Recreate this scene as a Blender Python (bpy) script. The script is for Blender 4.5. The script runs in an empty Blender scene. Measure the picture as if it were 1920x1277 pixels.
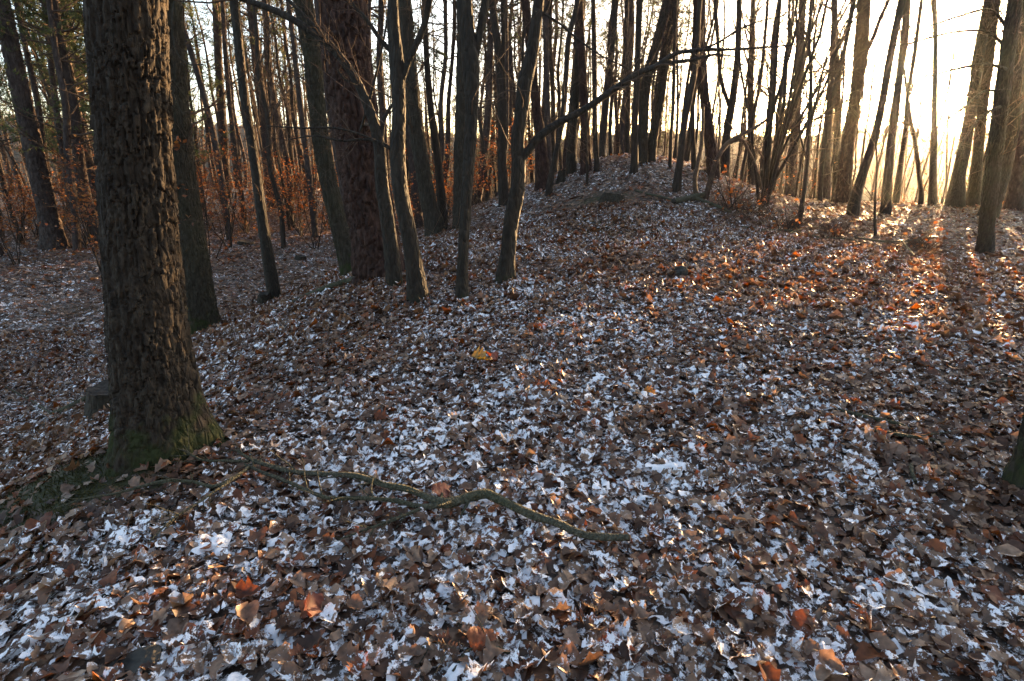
import bpy, math, random
import numpy as np
from mathutils import Vector, Matrix

# ------------------------------------------------------------------ camera, sky, sun, exposure
S = bpy.context.scene
COL = S.collection
F_PX = 1066.0; PITCH = math.radians(18.0); CAM_H = 1.62
cam = bpy.data.objects.new('camera', bpy.data.cameras.new('camera')); COL.objects.link(cam)
cam.data.lens = 36.0 * F_PX / 1920.0; cam.data.sensor_width = 36.0
cam.data.clip_start = 0.05; cam.data.clip_end = 5000
cam.location = (0, 0, CAM_H); cam.rotation_euler = (math.radians(90) - PITCH, 0, 0)
S.camera = cam
SUN_AZ = math.radians(36.0); SUN_EL = math.radians(4.9)      # azimuth clockwise from +Y
W = bpy.data.worlds.new('World'); S.world = W; W.use_nodes = True
nt = W.node_tree; nt.nodes.clear()
sky = nt.nodes.new('ShaderNodeTexSky'); sky.sky_type = 'NISHITA'; sky.sun_disc = False
sky.sun_elevation = SUN_EL; sky.sun_rotation = SUN_AZ
sky.altitude = 300; sky.air_density = 0.6; sky.dust_density = 2.2; sky.ozone_density = 0.3
bg = nt.nodes.new('ShaderNodeBackground'); bg.inputs['Strength'].default_value = 0.09
wo = nt.nodes.new('ShaderNodeOutputWorld')
nt.links.new(sky.outputs[0], bg.inputs[0]); nt.links.new(bg.outputs[0], wo.inputs[0])
SD = Vector((math.sin(SUN_AZ) * math.cos(SUN_EL), math.cos(SUN_AZ) * math.cos(SUN_EL), math.sin(SUN_EL)))
sl = bpy.data.lights.new('sun', 'SUN'); sl.energy = 5.0; sl.angle = math.radians(0.5); sl.color = (1.0, 0.61, 0.28)
so = bpy.data.objects.new('sun', sl); COL.objects.link(so); so.location = SD * 60
so.rotation_euler = SD.to_track_quat('Z', 'Y').to_euler()
S.view_settings.view_transform = 'Standard'; S.view_settings.look = 'None'
S.view_settings.exposure = 3.55; S.view_settings.gamma = 1.0; S.view_settings.use_curve_mapping = False
S.render.engine = 'CYCLES'
S.cycles.max_bounces = 5; S.cycles.diffuse_bounces = 2; S.cycles.glossy_bounces = 2
S.cycles.transmission_bounces = 3; S.cycles.volume_bounces = 0; S.cycles.use_denoising = True
S.cycles.caustics_reflective = False; S.cycles.caustics_refractive = False

rng = np.random.default_rng(7); random.seed(7)
CF = np.array([0, math.cos(PITCH), -math.sin(PITCH)]); CU = np.array([0, math.sin(PITCH), math.cos(PITCH)])
EYE = np.array([0, 0, CAM_H])

# ------------------------------------------------------------------ helpers: noise, terrain, pixels
def _h(ix, iy, s):
    n = (ix.astype(np.int64) * 374761393 + iy.astype(np.int64) * 668265263 + s * 974711) & 0x7fffffff
    n = ((n ^ (n >> 13)) * 1274126177) & 0x7fffffff
    return ((n ^ (n >> 16)) & 0xffff) / 65535.0
def vnoise(x, y, s=0, per=None):
    ix = np.floor(x); iy = np.floor(y); fx = x - ix; fy = y - iy
    fx = fx * fx * (3 - 2 * fx); fy = fy * fy * (3 - 2 * fy)
    ix1 = ix + 1
    if per: ix = np.mod(ix, per); ix1 = np.mod(ix1, per)
    a = _h(ix, iy, s); b = _h(ix1, iy, s); c = _h(ix, iy + 1, s); d = _h(ix1, iy + 1, s)
    return (a * (1 - fx) + b * fx) * (1 - fy) + (c * (1 - fx) + d * fx) * fy
def fbm(x, y, s=0, o=4, per=None):
    v = 0; a = .5; t = 0
    for k in range(o):
        v = v + a * vnoise(x, y, s + k * 17, per); t += a; a *= .5; x = x * 2; y = y * 2
        if per: per *= 2
    return v / t
def cells(x, y, s, per):
    ix = np.floor(x); iy = np.floor(y); f1 = np.full(x.shape, 9.); f2 = np.full(x.shape, 9.); cid = np.zeros(x.shape)
    for dx in (-1, 0, 1):
        for dy in (-1, 0, 1):
            cx = ix + dx; cy = iy + dy; wx = np.mod(cx, per)
            d = np.hypot(cx + _h(wx, cy, s) - x, cy + _h(wx, cy, s + 5) - y)
            m = d < f1
            f2 = np.where(m, f1, np.minimum(f2, d)); cid = np.where(m, _h(wx, cy, s + 9), cid); f1 = np.where(m, d, f1)
    return f1, f2, cid
def sst(a, b, x):
    t = np.clip((x - a) / (b - a), 0, 1); return t * t * (3 - 2 * t)

def H(x, y):
    x = np.asarray(x, float); y = np.asarray(y, float)
    edge = np.interp(y, [-3, 2, 7, 12, 17, 30], [-1.0, -1.15, -1.25, -.9, .2, .5])
    h = -1.35 * sst(0, 5.2, edge - x)
    h = h + .55 * sst(22, 45, y) * sst(2, 12, -x)                       # the wood floor on the far left rises again
    d2 = ((x - 3.3) / np.where(x < 3.3, 2.3, 3.3)) ** 2 + ((y - 16.6) / np.where(y < 16.6, 3.3, 4.5)) ** 2
    h = h + 1.62 * np.exp(-d2 / 2)
    h = h - .25 * sst(3, 8, x) * (1 - sst(14, 20, y)) - .12 * sst(5, 11, y) * sst(1, 4, x) * (1 - sst(11, 15, y))
    h = h + .10 * np.exp(-(((x - .3) / 2.2) ** 2 + ((y - 4.5) / 3.) ** 2))
    h = h + .16 * np.exp(-(((x + 2.35) / .75) ** 2 + ((y - 2.75) / .55) ** 2))    # root hump under the near oak
    h = h + .22 * sst(1.6, 6.0, .59 * x + .81 * y) * sst(-2.5, .5, x) * (1 - sst(9, 13, y))   # gentle rise from the near ground to the ridge, added to shade the foreground
    r = np.hypot(x, y); az = np.arctan2(x, y)
    fall = sst(-.35, .0, az)                                              # the ridge drops to a valley ahead and right
    h = h - fall * 15 * sst(23, 95, r) - (1 - fall) * 9 * sst(48, 130, r)
    near = 1 - sst(25, 60, r)
    h = h + near * (.10 * (fbm(x * .5 + 40, y * .5, 3, 3) - .5) + .07 * (fbm(x * 2.1 + 9, y * 2.1, 5, 3) - .5))
    return h
def Hs(x, y): return float(H(np.array([x]), np.array([y]))[0])
def raydir(px, py):
    d = (px - 960) * np.array([1., 0, 0]) + (638.5 - py) * CU + F_PX * CF
    return d
TT = np.concatenate([np.arange(.8, 14, .01), np.arange(14, 70, .03)])
def hit(px, py, far=30.):
    d = raydir(px, py); d = d / d[1]
    X = d[0] * TT; Z = CAM_H + d[2] * TT; g = H(X, TT)
    k = np.where(Z < g)[0]
    t = TT[k[0]] if len(k) and TT[k[0]] < 55 else far
    return np.array([d[0] * t, t, Hs(d[0] * t, t)])
def onplane(px, py, Y):
    d = raydir(px, py); d = d * (Y / d[1]); return EYE + d
def pxw(p, w): return w / F_PX * float(np.dot(p - EYE, CF))
def project(p):
    v = np.asarray(p) - EYE; z = v @ CF
    return 960 + F_PX * v[0] / z, 638.5 - F_PX * (v @ CU) / z

# ------------------------------------------------------------------ helpers: meshes and objects
def mesh_np(name, V, faces, mat, smooth=True, attrs=None):
    """faces: list of (n,3) or (n,4) int arrays"""
    me = bpy.data.meshes.new(name)
    V = np.ascontiguousarray(V, dtype=np.float32)
    me.vertices.add(len(V)); me.vertices.foreach_set('co', V.ravel())
    tot = np.concatenate([np.full(len(f), f.shape[1], np.int32) for f in faces])
    li = np.concatenate([np.asarray(f, np.int32).ravel() for f in faces])
    me.loops.add(len(li)); me.loops.foreach_set('vertex_index', li)
    me.polygons.add(len(tot))
    st = np.zeros(len(tot), np.int32); st[1:] = np.cumsum(tot)[:-1]
    me.polygons.foreach_set('loop_start', st)
    me.polygons.foreach_set('use_smooth', np.full(len(tot), smooth, bool))
    for nm, (ty, dom, arr) in (attrs or {}).items():
        a = me.attributes.new(nm, ty, dom)
        a.data.foreach_set('color' if ty == 'FLOAT_COLOR' else 'value', np.ascontiguousarray(arr, np.float32).ravel())
    me.update(calc_edges=True); me.validate()
    if mat: me.materials.append(mat)
    return me
def obj(name, me, parent=None, loc=(0, 0, 0)):
    o = bpy.data.objects.new(name, me); COL.objects.link(o); o.location = loc
    if parent: o.parent = parent
    return o
def empty(name, loc, label, cat, group=None):
    o = bpy.data.objects.new(name, None); COL.objects.link(o); o.location = loc; o.empty_display_size = .2
    o['label'] = label; o['category'] = cat
    if group: o['group'] = group
    return o
def tag(o, label=None, cat=None, group=None, kind=None):
    for k, v in (('label', label), ('category', cat), ('group', group), ('kind', kind)):
        if v: o[k] = v
    return o
def catmull(P, n, fine=None):
    P = np.asarray(P, float)
    if len(P) < 3:
        t = np.linspace(0, 1, n)[:, None]; return P[0] * (1 - t) + P[-1] * t
    s = np.concatenate([[0], np.cumsum(np.linalg.norm(np.diff(P[:, :3], axis=0), axis=1) + 1e-9)]); s /= s[-1]
    u = np.linspace(0, 1, n); m = np.gradient(P, s, axis=0)
    if fine is not None and fine < .8:
        k = int(n * .88); u = np.concatenate([np.linspace(0, fine, k, endpoint=False), np.linspace(fine, 1, n - k)])
    k = np.clip(np.searchsorted(s, u, 'right') - 1, 0, len(s) - 2)
    h = (s[k + 1] - s[k])[:, None]; t = ((u - s[k]) / h[:, 0])[:, None]
    return ((2 * t**3 - 3 * t**2 + 1) * P[k] + (t**3 - 2 * t**2 + t) * h * m[k] + (-2 * t**3 + 3 * t**2) * P[k + 1] + (t**3 - t**2) * h * m[k + 1])
def frames(P):
    T = np.gradient(P, axis=-2); T /= np.linalg.norm(T, axis=-1, keepdims=True) + 1e-9
    ref = np.where(np.abs(T[..., 2:3]) > .8, np.array([1., 0, 0]), np.array([0, 0, 1.]))
    ref = np.broadcast_to(ref[..., :1, :], T.shape)
    A = np.cross(ref, T); A /= np.linalg.norm(A, axis=-1, keepdims=True) + 1e-9
    return T, A, np.cross(T, A)
def tubes(P, R, sides):
    """P (B,N,3), R (B,N): returns V and quads of open tubes with pointed tips"""
    B, N, _ = P.shape
    T, A, Bn = frames(P)
    th = np.arange(sides) * 2 * np.pi / sides
    V = P[:, :, None, :] + R[:, :, None, None] * (np.cos(th)[:, None] * A[:, :, None, :] + np.sin(th)[:, None] * Bn[:, :, None, :])
    b = np.arange(B)[:, None, None] * N * sides; i = np.arange(N - 1)[None, :, None] * sides; j = np.arange(sides)[None, None, :]; j2 = (j + 1) % sides
    Q = np.stack(np.broadcast_arrays(b + i + j, b + i + j2, b + i + sides + j2, b + i + sides + j), -1).reshape(-1, 4)
    return V.reshape(-1, 3), Q
class Acc:
    def __init__(s): s.V = []; s.F = []; s.n = 0
    def add(s, V, F):
        s.V.append(V); s.F.append(F + s.n); s.n += len(V)
    def tube(s, P, R, k): s.add(*tubes(P, R, k))
    def mesh(s, name, mat, smooth=True, attrs=None):
        return mesh_np(name, np.concatenate(s.V), s.F, mat, smooth, attrs)
def grow(g, P, R, n, t0, t1, L0, L1, ang, N=6, up=.1, wob=.12, rk=.5, rmin=.003):
    """n side branches off a batch of limbs P (B,M,3); returns their own batch"""
    B, M, _ = P.shape
    b = g.integers(0, B, n); t = g.uniform(t0, t1, n) * (M - 1); i = np.clip(t.astype(int), 0, M - 2); f = (t - i)[:, None]
    p = P[b, i] * (1 - f) + P[b, i + 1] * f; r = R[b, i] * (1 - f[:, 0]) + R[b, i + 1] * f[:, 0]
    T = P[b, i + 1] - P[b, i]; T /= np.linalg.norm(T, axis=1, keepdims=True) + 1e-9
    q = g.normal(size=(n, 3)); q -= (q * T).sum(1, keepdims=True) * T; q /= np.linalg.norm(q, axis=1, keepdims=True) + 1e-9
    a = np.radians(g.normal(ang, 10, n))[:, None]; d = np.cos(a) * T + np.sin(a) * q
    L = g.uniform(L0, L1, n)[:, None] * (1.15 - .5 * (t / (M - 1)))[:, None]
    out = np.zeros((n, N, 3)); out[:, 0] = p
    for k in range(1, N):
        d = d + wob * g.normal(size=(n, 3)); d[:, 2] += up; d /= np.linalg.norm(d, axis=1, keepdims=True)
        out[:, k] = out[:, k - 1] + d * L / (N - 1)
    R2 = np.maximum(r * rk, rmin)[:, None] * np.linspace(1, .22, N)[None]
    return out, R2

# ------------------------------------------------------------------ materials
def nodes(name):
    m = bpy.data.materials.new(name); m.use_nodes = True; n = m.node_tree; n.nodes.clear()
    return m, n, n.nodes.new('ShaderNodeOutputMaterial')
def N(n, t, **kw):
    x = n.nodes.new('ShaderNode' + t)
    for k, v in kw.items():
        if k in x.inputs: x.inputs[k].default_value = v
        else: setattr(x, k, v)
    return x
def L(n, a, b): n.links.new(a, b)
def ramp(n, src, stops):
    r = N(n, 'ValToRGB'); e = r.color_ramp.elements
    while len(e) < len(stops): e.new(.5)
    for k, (p, c) in enumerate(stops):
        e[k].position = p; e[k].color = (*c, 1) if len(c) == 3 else c
    L(n, src, r.inputs[0]); return r.outputs[0]
def mapr(n, src, a, b, c=0., d=1.):
    r = N(n, 'MapRange'); r.inputs[1].default_value = a; r.inputs[2].default_value = b; r.inputs[3].default_value = c; r.inputs[4].default_value = d
    L(n, src, r.inputs[0]); return r.outputs[0]
def mixc(n, fac, a, b):
    r = N(n, 'Mix', data_type='RGBA')
    for s, v in ((0, fac), (6, a), (7, b)):
        if hasattr(v, 'links'): L(n, v, r.inputs[s])
        else: r.inputs[s].default_value = (*v, 1) if isinstance(v, tuple) else v
    return r.outputs[2]
def math_(n, op, a, b=None):
    r = N(n, 'Math', operation=op)
    for s, v in ((0, a), (1, b)):
        if v is None: continue
        if hasattr(v, 'links'): L(n, v, r.inputs[s])
        else: r.inputs[s].default_value = v
    return r.outputs[0]

def bark(name, c_dark, c_mid, c_light, sx, sz, bump=.6, moss=0., moss_h=.5, rough=.9, algae=(.05, .06, .02), al=0.):
    m, n, out = nodes(name)
    tc = N(n, 'TexCoord'); mp = N(n, 'Mapping'); mp.inputs['Scale'].default_value = (sx, sx, sz)
    L(n, tc.outputs['Object'], mp.inputs[0])
    ns = N(n, 'TexNoise', Scale=1.0, Detail=6.0, Roughness=.65); L(n, mp.outputs[0], ns.inputs[0])
    vo = N(n, 'TexVoronoi', feature='DISTANCE_TO_EDGE', Scale=.8); L(n, mp.outputs[0], vo.inputs[0])
    col = ramp(n, ns.outputs[0], [(.3, c_dark), (.5, c_mid), (.72, c_light)])
    big = N(n, 'TexNoise', Scale=1.7, Detail=3.0); L(n, tc.outputs['Object'], big.inputs[0])
    col = mixc(n, mapr(n, big.outputs[0], .45, .75, 0, al), col, algae)
    if moss:
        sp = N(n, 'SeparateXYZ'); L(n, tc.outputs['Object'], sp.inputs[0])
        mn = N(n, 'TexNoise', Scale=9.0, Detail=4.0); L(n, tc.outputs['Object'], mn.inputs[0])
        k = math_(n, 'SUBTRACT', mn.outputs[0], mapr(n, sp.outputs[2], 0, moss_h, .0, .4))
        f = mapr(n, k, .32, .5, 0, moss)
        col = mixc(n, f, col, (.028, .034, .010))
    p = N(n, 'BsdfPrincipled', Roughness=rough); p.inputs['Specular IOR Level'].default_value = .25
    L(n, col, p.inputs['Base Color'])
    hgt = math_(n, 'ADD', math_(n, 'MULTIPLY', mapr(n, vo.outputs[0], 0, .25), .7), math_(n, 'MULTIPLY', ns.outputs[0], .6))
    b = N(n, 'Bump', Strength=bump, Distance=.02); L(n, hgt, b.inputs['Height']); L(n, b.outputs[0], p.inputs['Normal'])
    L(n, p.outputs[0], out.inputs[0]); return m
M_OAK = bark('oak bark', (.012, .009, .0065), (.030, .022, .0155), (.065, .052, .038), 34, 12, .8, .95, .62)
M_OAK2 = bark('mossy oak bark', (.016, .013, .008), (.034, .027, .018), (.06, .05, .035), 30, 7, .8, 1.0, .7, al=.2)  # the bark's own tone, with moss at the foot and some algae
M_OAK3 = bark('dark oak bark', (.016, .013, .009), (.036, .028, .02), (.065, .053, .038), 30, 7, .8, al=.15, algae=(.03, .034, .014))
M_PINE = bark('pine bark', (.015, .009, .007), (.040, .021, .0155), (.085, .048, .035), 14, 6, 1.)
M_PINEG = bark('grey pine bark', (.02, .014, .012), (.045, .031, .026), (.085, .062, .052), 14, 5, .9)
M_HORN = bark('hornbeam bark', (.012, .0092, .0065), (.024, .0185, .0132), (.045, .036, .026), 26, 9, .75, .4, .22, .8, al=.25, algae=(.034, .031, .024))
M_BARE = bark('bare tree bark', (.015, .011, .008), (.032, .023, .0165), (.055, .04, .03), 20, 6, .5)
M_TWIG = bark('twig bark', (.035, .022, .015), (.07, .045, .03), (.12, .078, .052), 14, 14, .1)
M_DEAD = bark('dead branch bark', (.036, .034, .023), (.08, .075, .05), (.15, .138, .098), 60, 60, .8, al=.5, algae=(.05, .055, .015))
M_CUT = bark('cut wood', (.02, .016, .012), (.04, .032, .025), (.075, .06, .047), 30, 30, .3)
M_STONE = bark('dark stone', (.018, .018, .016), (.04, .038, .033), (.07, .065, .055), 12, 12, .5)

def snow_mix(n, col, amount, patch=11.0, lo=.0, geo=None):
    """patches of thin snow with granular edges; amount is 0..1"""
    if geo is None: geo = N(n, 'NewGeometry')
    n1 = N(n, 'TexNoise', Scale=patch * 2.3, Detail=4.0, Roughness=.6, Distortion=.5); L(n, geo.outputs['Position'], n1.inputs[0])
    n2 = N(n, 'TexNoise', Scale=210.0, Detail=3.0); L(n, geo.outputs['Position'], n2.inputs[0])
    k = math_(n, 'ADD', mapr(n, n1.outputs[0], .2, .8, .02, .98), math_(n, 'MULTIPLY', math_(n, 'SUBTRACT', n2.outputs[0], .5), .42))
    k = math_(n, 'ADD', k, math_(n, 'SUBTRACT', amount, .5))
    f = mapr(n, k, .47, .58)
    return f, n2
def leafmat(name, snow=True, trans=.25, attr=True, c=None):
    m, n, out = nodes(name)
    geo = N(n, 'NewGeometry')
    if attr:
        a = N(n, 'Attribute', attribute_name='lc'); col = a.outputs['Color']
    else:
        oi = N(n, 'ObjectInfo'); col = ramp(n, oi.outputs['Random'], c)
    nz = N(n, 'TexNoise', Scale=45.0, Detail=4.0); L(n, geo.outputs['Position'], nz.inputs[0])
    hv = N(n, 'HueSaturation'); L(n, col, hv.inputs['Color']); L(n, mapr(n, nz.outputs[0], .3, .7, .65, 1.35), hv.inputs['Value']); col = hv.outputs[0]
    p = N(n, 'BsdfPrincipled', Roughness=.55); p.inputs['Specular IOR Level'].default_value = .35
    tr = N(n, 'BsdfTranslucent'); mx = N(n, 'MixShader'); mx.inputs[0].default_value = trans
    hs = N(n, 'HueSaturation', Saturation=1.25, Value=1.5); L(n, col, hs.inputs['Color']); L(n, hs.outputs[0], tr.inputs[0])
    b = N(n, 'Bump', Strength=.35, Distance=.004); L(n, nz.outputs[0], b.inputs['Height']); L(n, b.outputs[0], p.inputs['Normal'])
    L(n, col, p.inputs['Base Color'])
    L(n, p.outputs[0], mx.inputs[1]); L(n, tr.outputs[0], mx.inputs[2])
    if snow:
        sa = N(n, 'Attribute', attribute_name='snow')
        f, gr = snow_mix(n, None, sa.outputs['Fac'], geo=geo)
        up = N(n, 'SeparateXYZ'); L(n, geo.outputs['Normal'], up.inputs[0])
        f = math_(n, 'MULTIPLY', f, mapr(n, up.outputs[2], .25, .5))
        sp = N(n, 'BsdfPrincipled', Roughness=.6); sp.inputs['Base Color'].default_value = (.88, .86, .865, 1)
        b2 = N(n, 'Bump', Strength=.5, Distance=.006); L(n, gr.outputs[0], b2.inputs['Height']); L(n, b2.outputs[0], sp.inputs['Normal'])
        ms = N(n, 'MixShader'); L(n, f, ms.inputs[0]); L(n, mx.outputs[0], ms.inputs[1]); L(n, sp.outputs[0], ms.inputs[2])
        L(n, ms.outputs[0], out.inputs[0])
    else: L(n, mx.outputs[0], out.inputs[0])
    return m
M_LEAF = leafmat('fallen oak leaf')
M_COPPER = leafmat('copper beech leaf', False, .45)
def simple(name, c, rough=.9, trans=0.):
    m, n, out = nodes(name)
    g = N(n, 'NewGeometry'); nz = N(n, 'TexNoise', Scale=3.0, Detail=4.0); L(n, g.outputs['Position'], nz.inputs[0])
    col = mixc(n, mapr(n, nz.outputs[0], .3, .7), tuple(v * .6 for v in c), tuple(v * 1.35 for v in c))
    p = N(n, 'BsdfPrincipled', Roughness=rough); p.inputs['Specular IOR Level'].default_value = .25; L(n, col, p.inputs['Base Color'])
    if trans:
        t = N(n, 'BsdfTranslucent'); L(n, col, t.inputs[0]); x = N(n, 'MixShader'); x.inputs[0].default_value = trans
        L(n, p.outputs[0], x.inputs[1]); L(n, t.outputs[0], x.inputs[2]); L(n, x.outputs[0], out.inputs[0])
    else: L(n, p.outputs[0], out.inputs[0])
    return m
M_NEEDLE = simple('pine needles', (.07, .085, .03), .7, .35)
M_MOSS = simple('moss', (.050, .048, .016), 1., .1)
M_BRUSH = simple('dry brush', (.13, .075, .045), .9)
M_DRY = simple('dry grass', (.22, .15, .08), .9, .3)
M_FARWOOD = simple('far wood', (.085, .062, .045), .95)
M_HILL = simple('hill forest', (.06, .05, .035), 1.)

def ground_mat():
    m, n, out = nodes('forest floor')
    geo = N(n, 'NewGeometry')
    vo = N(n, 'TexVoronoi', Scale=16.0, Randomness=1.0); L(n, geo.outputs['Position'], vo.inputs[0])
    nz = N(n, 'TexNoise', Scale=30.0, Detail=6.0); L(n, geo.outputs['Position'], nz.inputs[0])
    sc = N(n, 'SeparateColor'); L(n, vo.outputs['Color'], sc.inputs[0])
    col = ramp(n, sc.outputs[0], [(0., (.035, .022, .016)), (.35, (.075, .05, .036)), (.65, (.12, .085, .062)), (.88, (.17, .075, .032)), (1., (.2, .15, .12))])
    hv = N(n, 'HueSaturation'); L(n, col, hv.inputs['Color']); L(n, mapr(n, nz.outputs[0], .3, .7, .6, 1.3), hv.inputs['Value']); col = hv.outputs[0]
    ms = N(n, 'Attribute', attribute_name='moss'); sn = N(n, 'Attribute', attribute_name='snow')
    mn = N(n, 'TexNoise', Scale=14.0, Detail=4.0); L(n, geo.outputs['Position'], mn.inputs[0])
    mf = mapr(n, math_(n, 'ADD', ms.outputs['Fac'], math_(n, 'MULTIPLY', math_(n, 'SUBTRACT', mn.outputs[0], .5), 2.4)), .55, .85)
    col = mixc(n, mf, col, (.034, .034, .012))
    p = N(n, 'BsdfPrincipled', Roughness=.85); p.inputs['Specular IOR Level'].default_value = .3; L(n, col, p.inputs['Base Color'])
    b = N(n, 'Bump', Strength=.7, Distance=.02); L(n, math_(n, 'ADD', math_(n, 'MULTIPLY', sc.outputs[1], .6), nz.outputs[0]), b.inputs['Height']); L(n, b.outputs[0], p.inputs['Normal'])
    f, gr = snow_mix(n, None, sn.outputs['Fac'], 9.0, geo=geo)
    sp = N(n, 'BsdfPrincipled', Roughness=.6); sp.inputs['Base Color'].default_value = (.88, .86, .865, 1)
    x = N(n, 'MixShader'); L(n, f, x.inputs[0]); L(n, p.outputs[0], x.inputs[1]); L(n, sp.outputs[0], x.inputs[2])
    L(n, x.outputs[0], out.inputs[0]); return m
M_GROUND = ground_mat()
def snow_mat():
    m, n, out = nodes('thin snow'); g_ = N(n, 'NewGeometry'); nz = N(n, 'TexNoise', Scale=220.0, Detail=3.0); L(n, g_.outputs['Position'], nz.inputs[0])
    p = N(n, 'BsdfPrincipled', Roughness=.6); p.inputs['Subsurface Weight'].default_value = 0; L(n, mixc(n, nz.outputs[0], (.83, .81, .815), (.90, .88, .885)), p.inputs['Base Color'])
    b = N(n, 'Bump', Strength=.6, Distance=.005); L(n, nz.outputs[0], b.inputs['Height']); L(n, b.outputs[0], p.inputs['Normal']); L(n, p.outputs[0], out.inputs[0]); return m
M_SNOW = snow_mat()

# ------------------------------------------------------------------ ground sheet, hills
def moss_mask(x, y):
    a = np.exp(-(((x + 2.4) / .72) ** 2 + ((y - 2.6) / .40) ** 2) ** 1.5)
    b = np.exp(-(((x - 2.0) / 1.15) ** 2 + ((y - 12.9) / .5) ** 2)) * .85
    return np.maximum(a, b)
def snow_mask(x, y):
    """how much thin snow lies on the litter"""
    px = 960 + F_PX * x / np.maximum(y, .5)
    base = .450 + .12 * (fbm(x * .7 + 3, y * .7 + 8, 21, 3) - .5) + .24 * (fbm(x * 2.3, y * 2.3, 31, 3) - .5)
    base = base - .05 * sst(1.5, 6, np.abs(x - .1) - .1 * y) - .07 * sst(8, 14, y) + .02 * np.exp(-((x - .1) / 1.4) ** 2 - ((y - 2.4) / 1.6) ** 2)
    base = base - .09 * sst(.8, 2.2, x - .15 * y) * (1 - sst(3, 5, y))        # thinner low on the right
    base = base - .1 * np.exp(-(((x + 1.5) / .7) ** 2 + ((y - 6.) / 2.5) ** 2))
    base = base - .14 * np.exp(-(((x - 2.6) / 2.0) ** 2 + ((y - 6.8) / 1.3) ** 2))
    return base - .3 * moss_mask(x, y)
def axis(n, a, k): 
    u = np.linspace(-1, 1, n); return np.sinh(u * k) / np.sinh(k) * a
gx = axis(290, 325, 5.6); gy = axis(300, 325, 5.6) + 4.5
GX, GY = np.meshgrid(gx, gy); GZ = H(GX, GY)
nx, ny = len(gx), len(gy)
idx = (np.arange(ny - 1)[:, None] * nx + np.arange(nx - 1)[None]).ravel()
q = np.stack([idx, idx + 1, idx + 1 + nx, idx + nx], 1)
gV = np.stack([GX.ravel(), GY.ravel(), GZ.ravel()], 1)
gme = mesh_np('ground', gV, [q], M_GROUND, True, {
    'moss': ('FLOAT', 'POINT', moss_mask(gV[:, 0], gV[:, 1])),
    'snow': ('FLOAT', 'POINT', snow_mask(gV[:, 0], gV[:, 1]) - .06)})
GROUND = tag(obj('ground', gme), 'leaf strewn forest floor with a low mound and patches of thin snow', kind='structure')

az = np.radians(np.linspace(-75, 80, 500)); rr = np.linspace(0, 1, 26)
A_, R_ = np.meshgrid(az, rr)
crest = 1.5 + 10 * fbm(az * 7 + 20, az * 0, 61, 3) + 2.6 * fbm(az * 60 + 5, az * 0, 63, 3) + 3.4 * fbm(az * 260 + 5, az * 0, 64, 2)
hz = -16 + (crest[None] + 16) * np.sin(np.clip(R_, 0, 1) * np.pi * .62) / math.sin(.62 * math.pi) * 1.0
hz += 3.0 * (fbm(A_ * 130, R_ * 40, 65, 3) - .5)
rad = 190 + 120 * R_
hV = np.stack([np.sin(A_) * rad, np.cos(A_) * rad, hz], -1).reshape(-1, 3)
idx = (np.arange(25)[:, None] * 500 + np.arange(499)[None]).ravel()
tag(obj('hills', mesh_np('hills', hV, [np.stack([idx, idx + 500, idx + 501, idx + 1], 1)], M_HILL)), 'low wooded hills across the valley', kind='structure')

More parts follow.
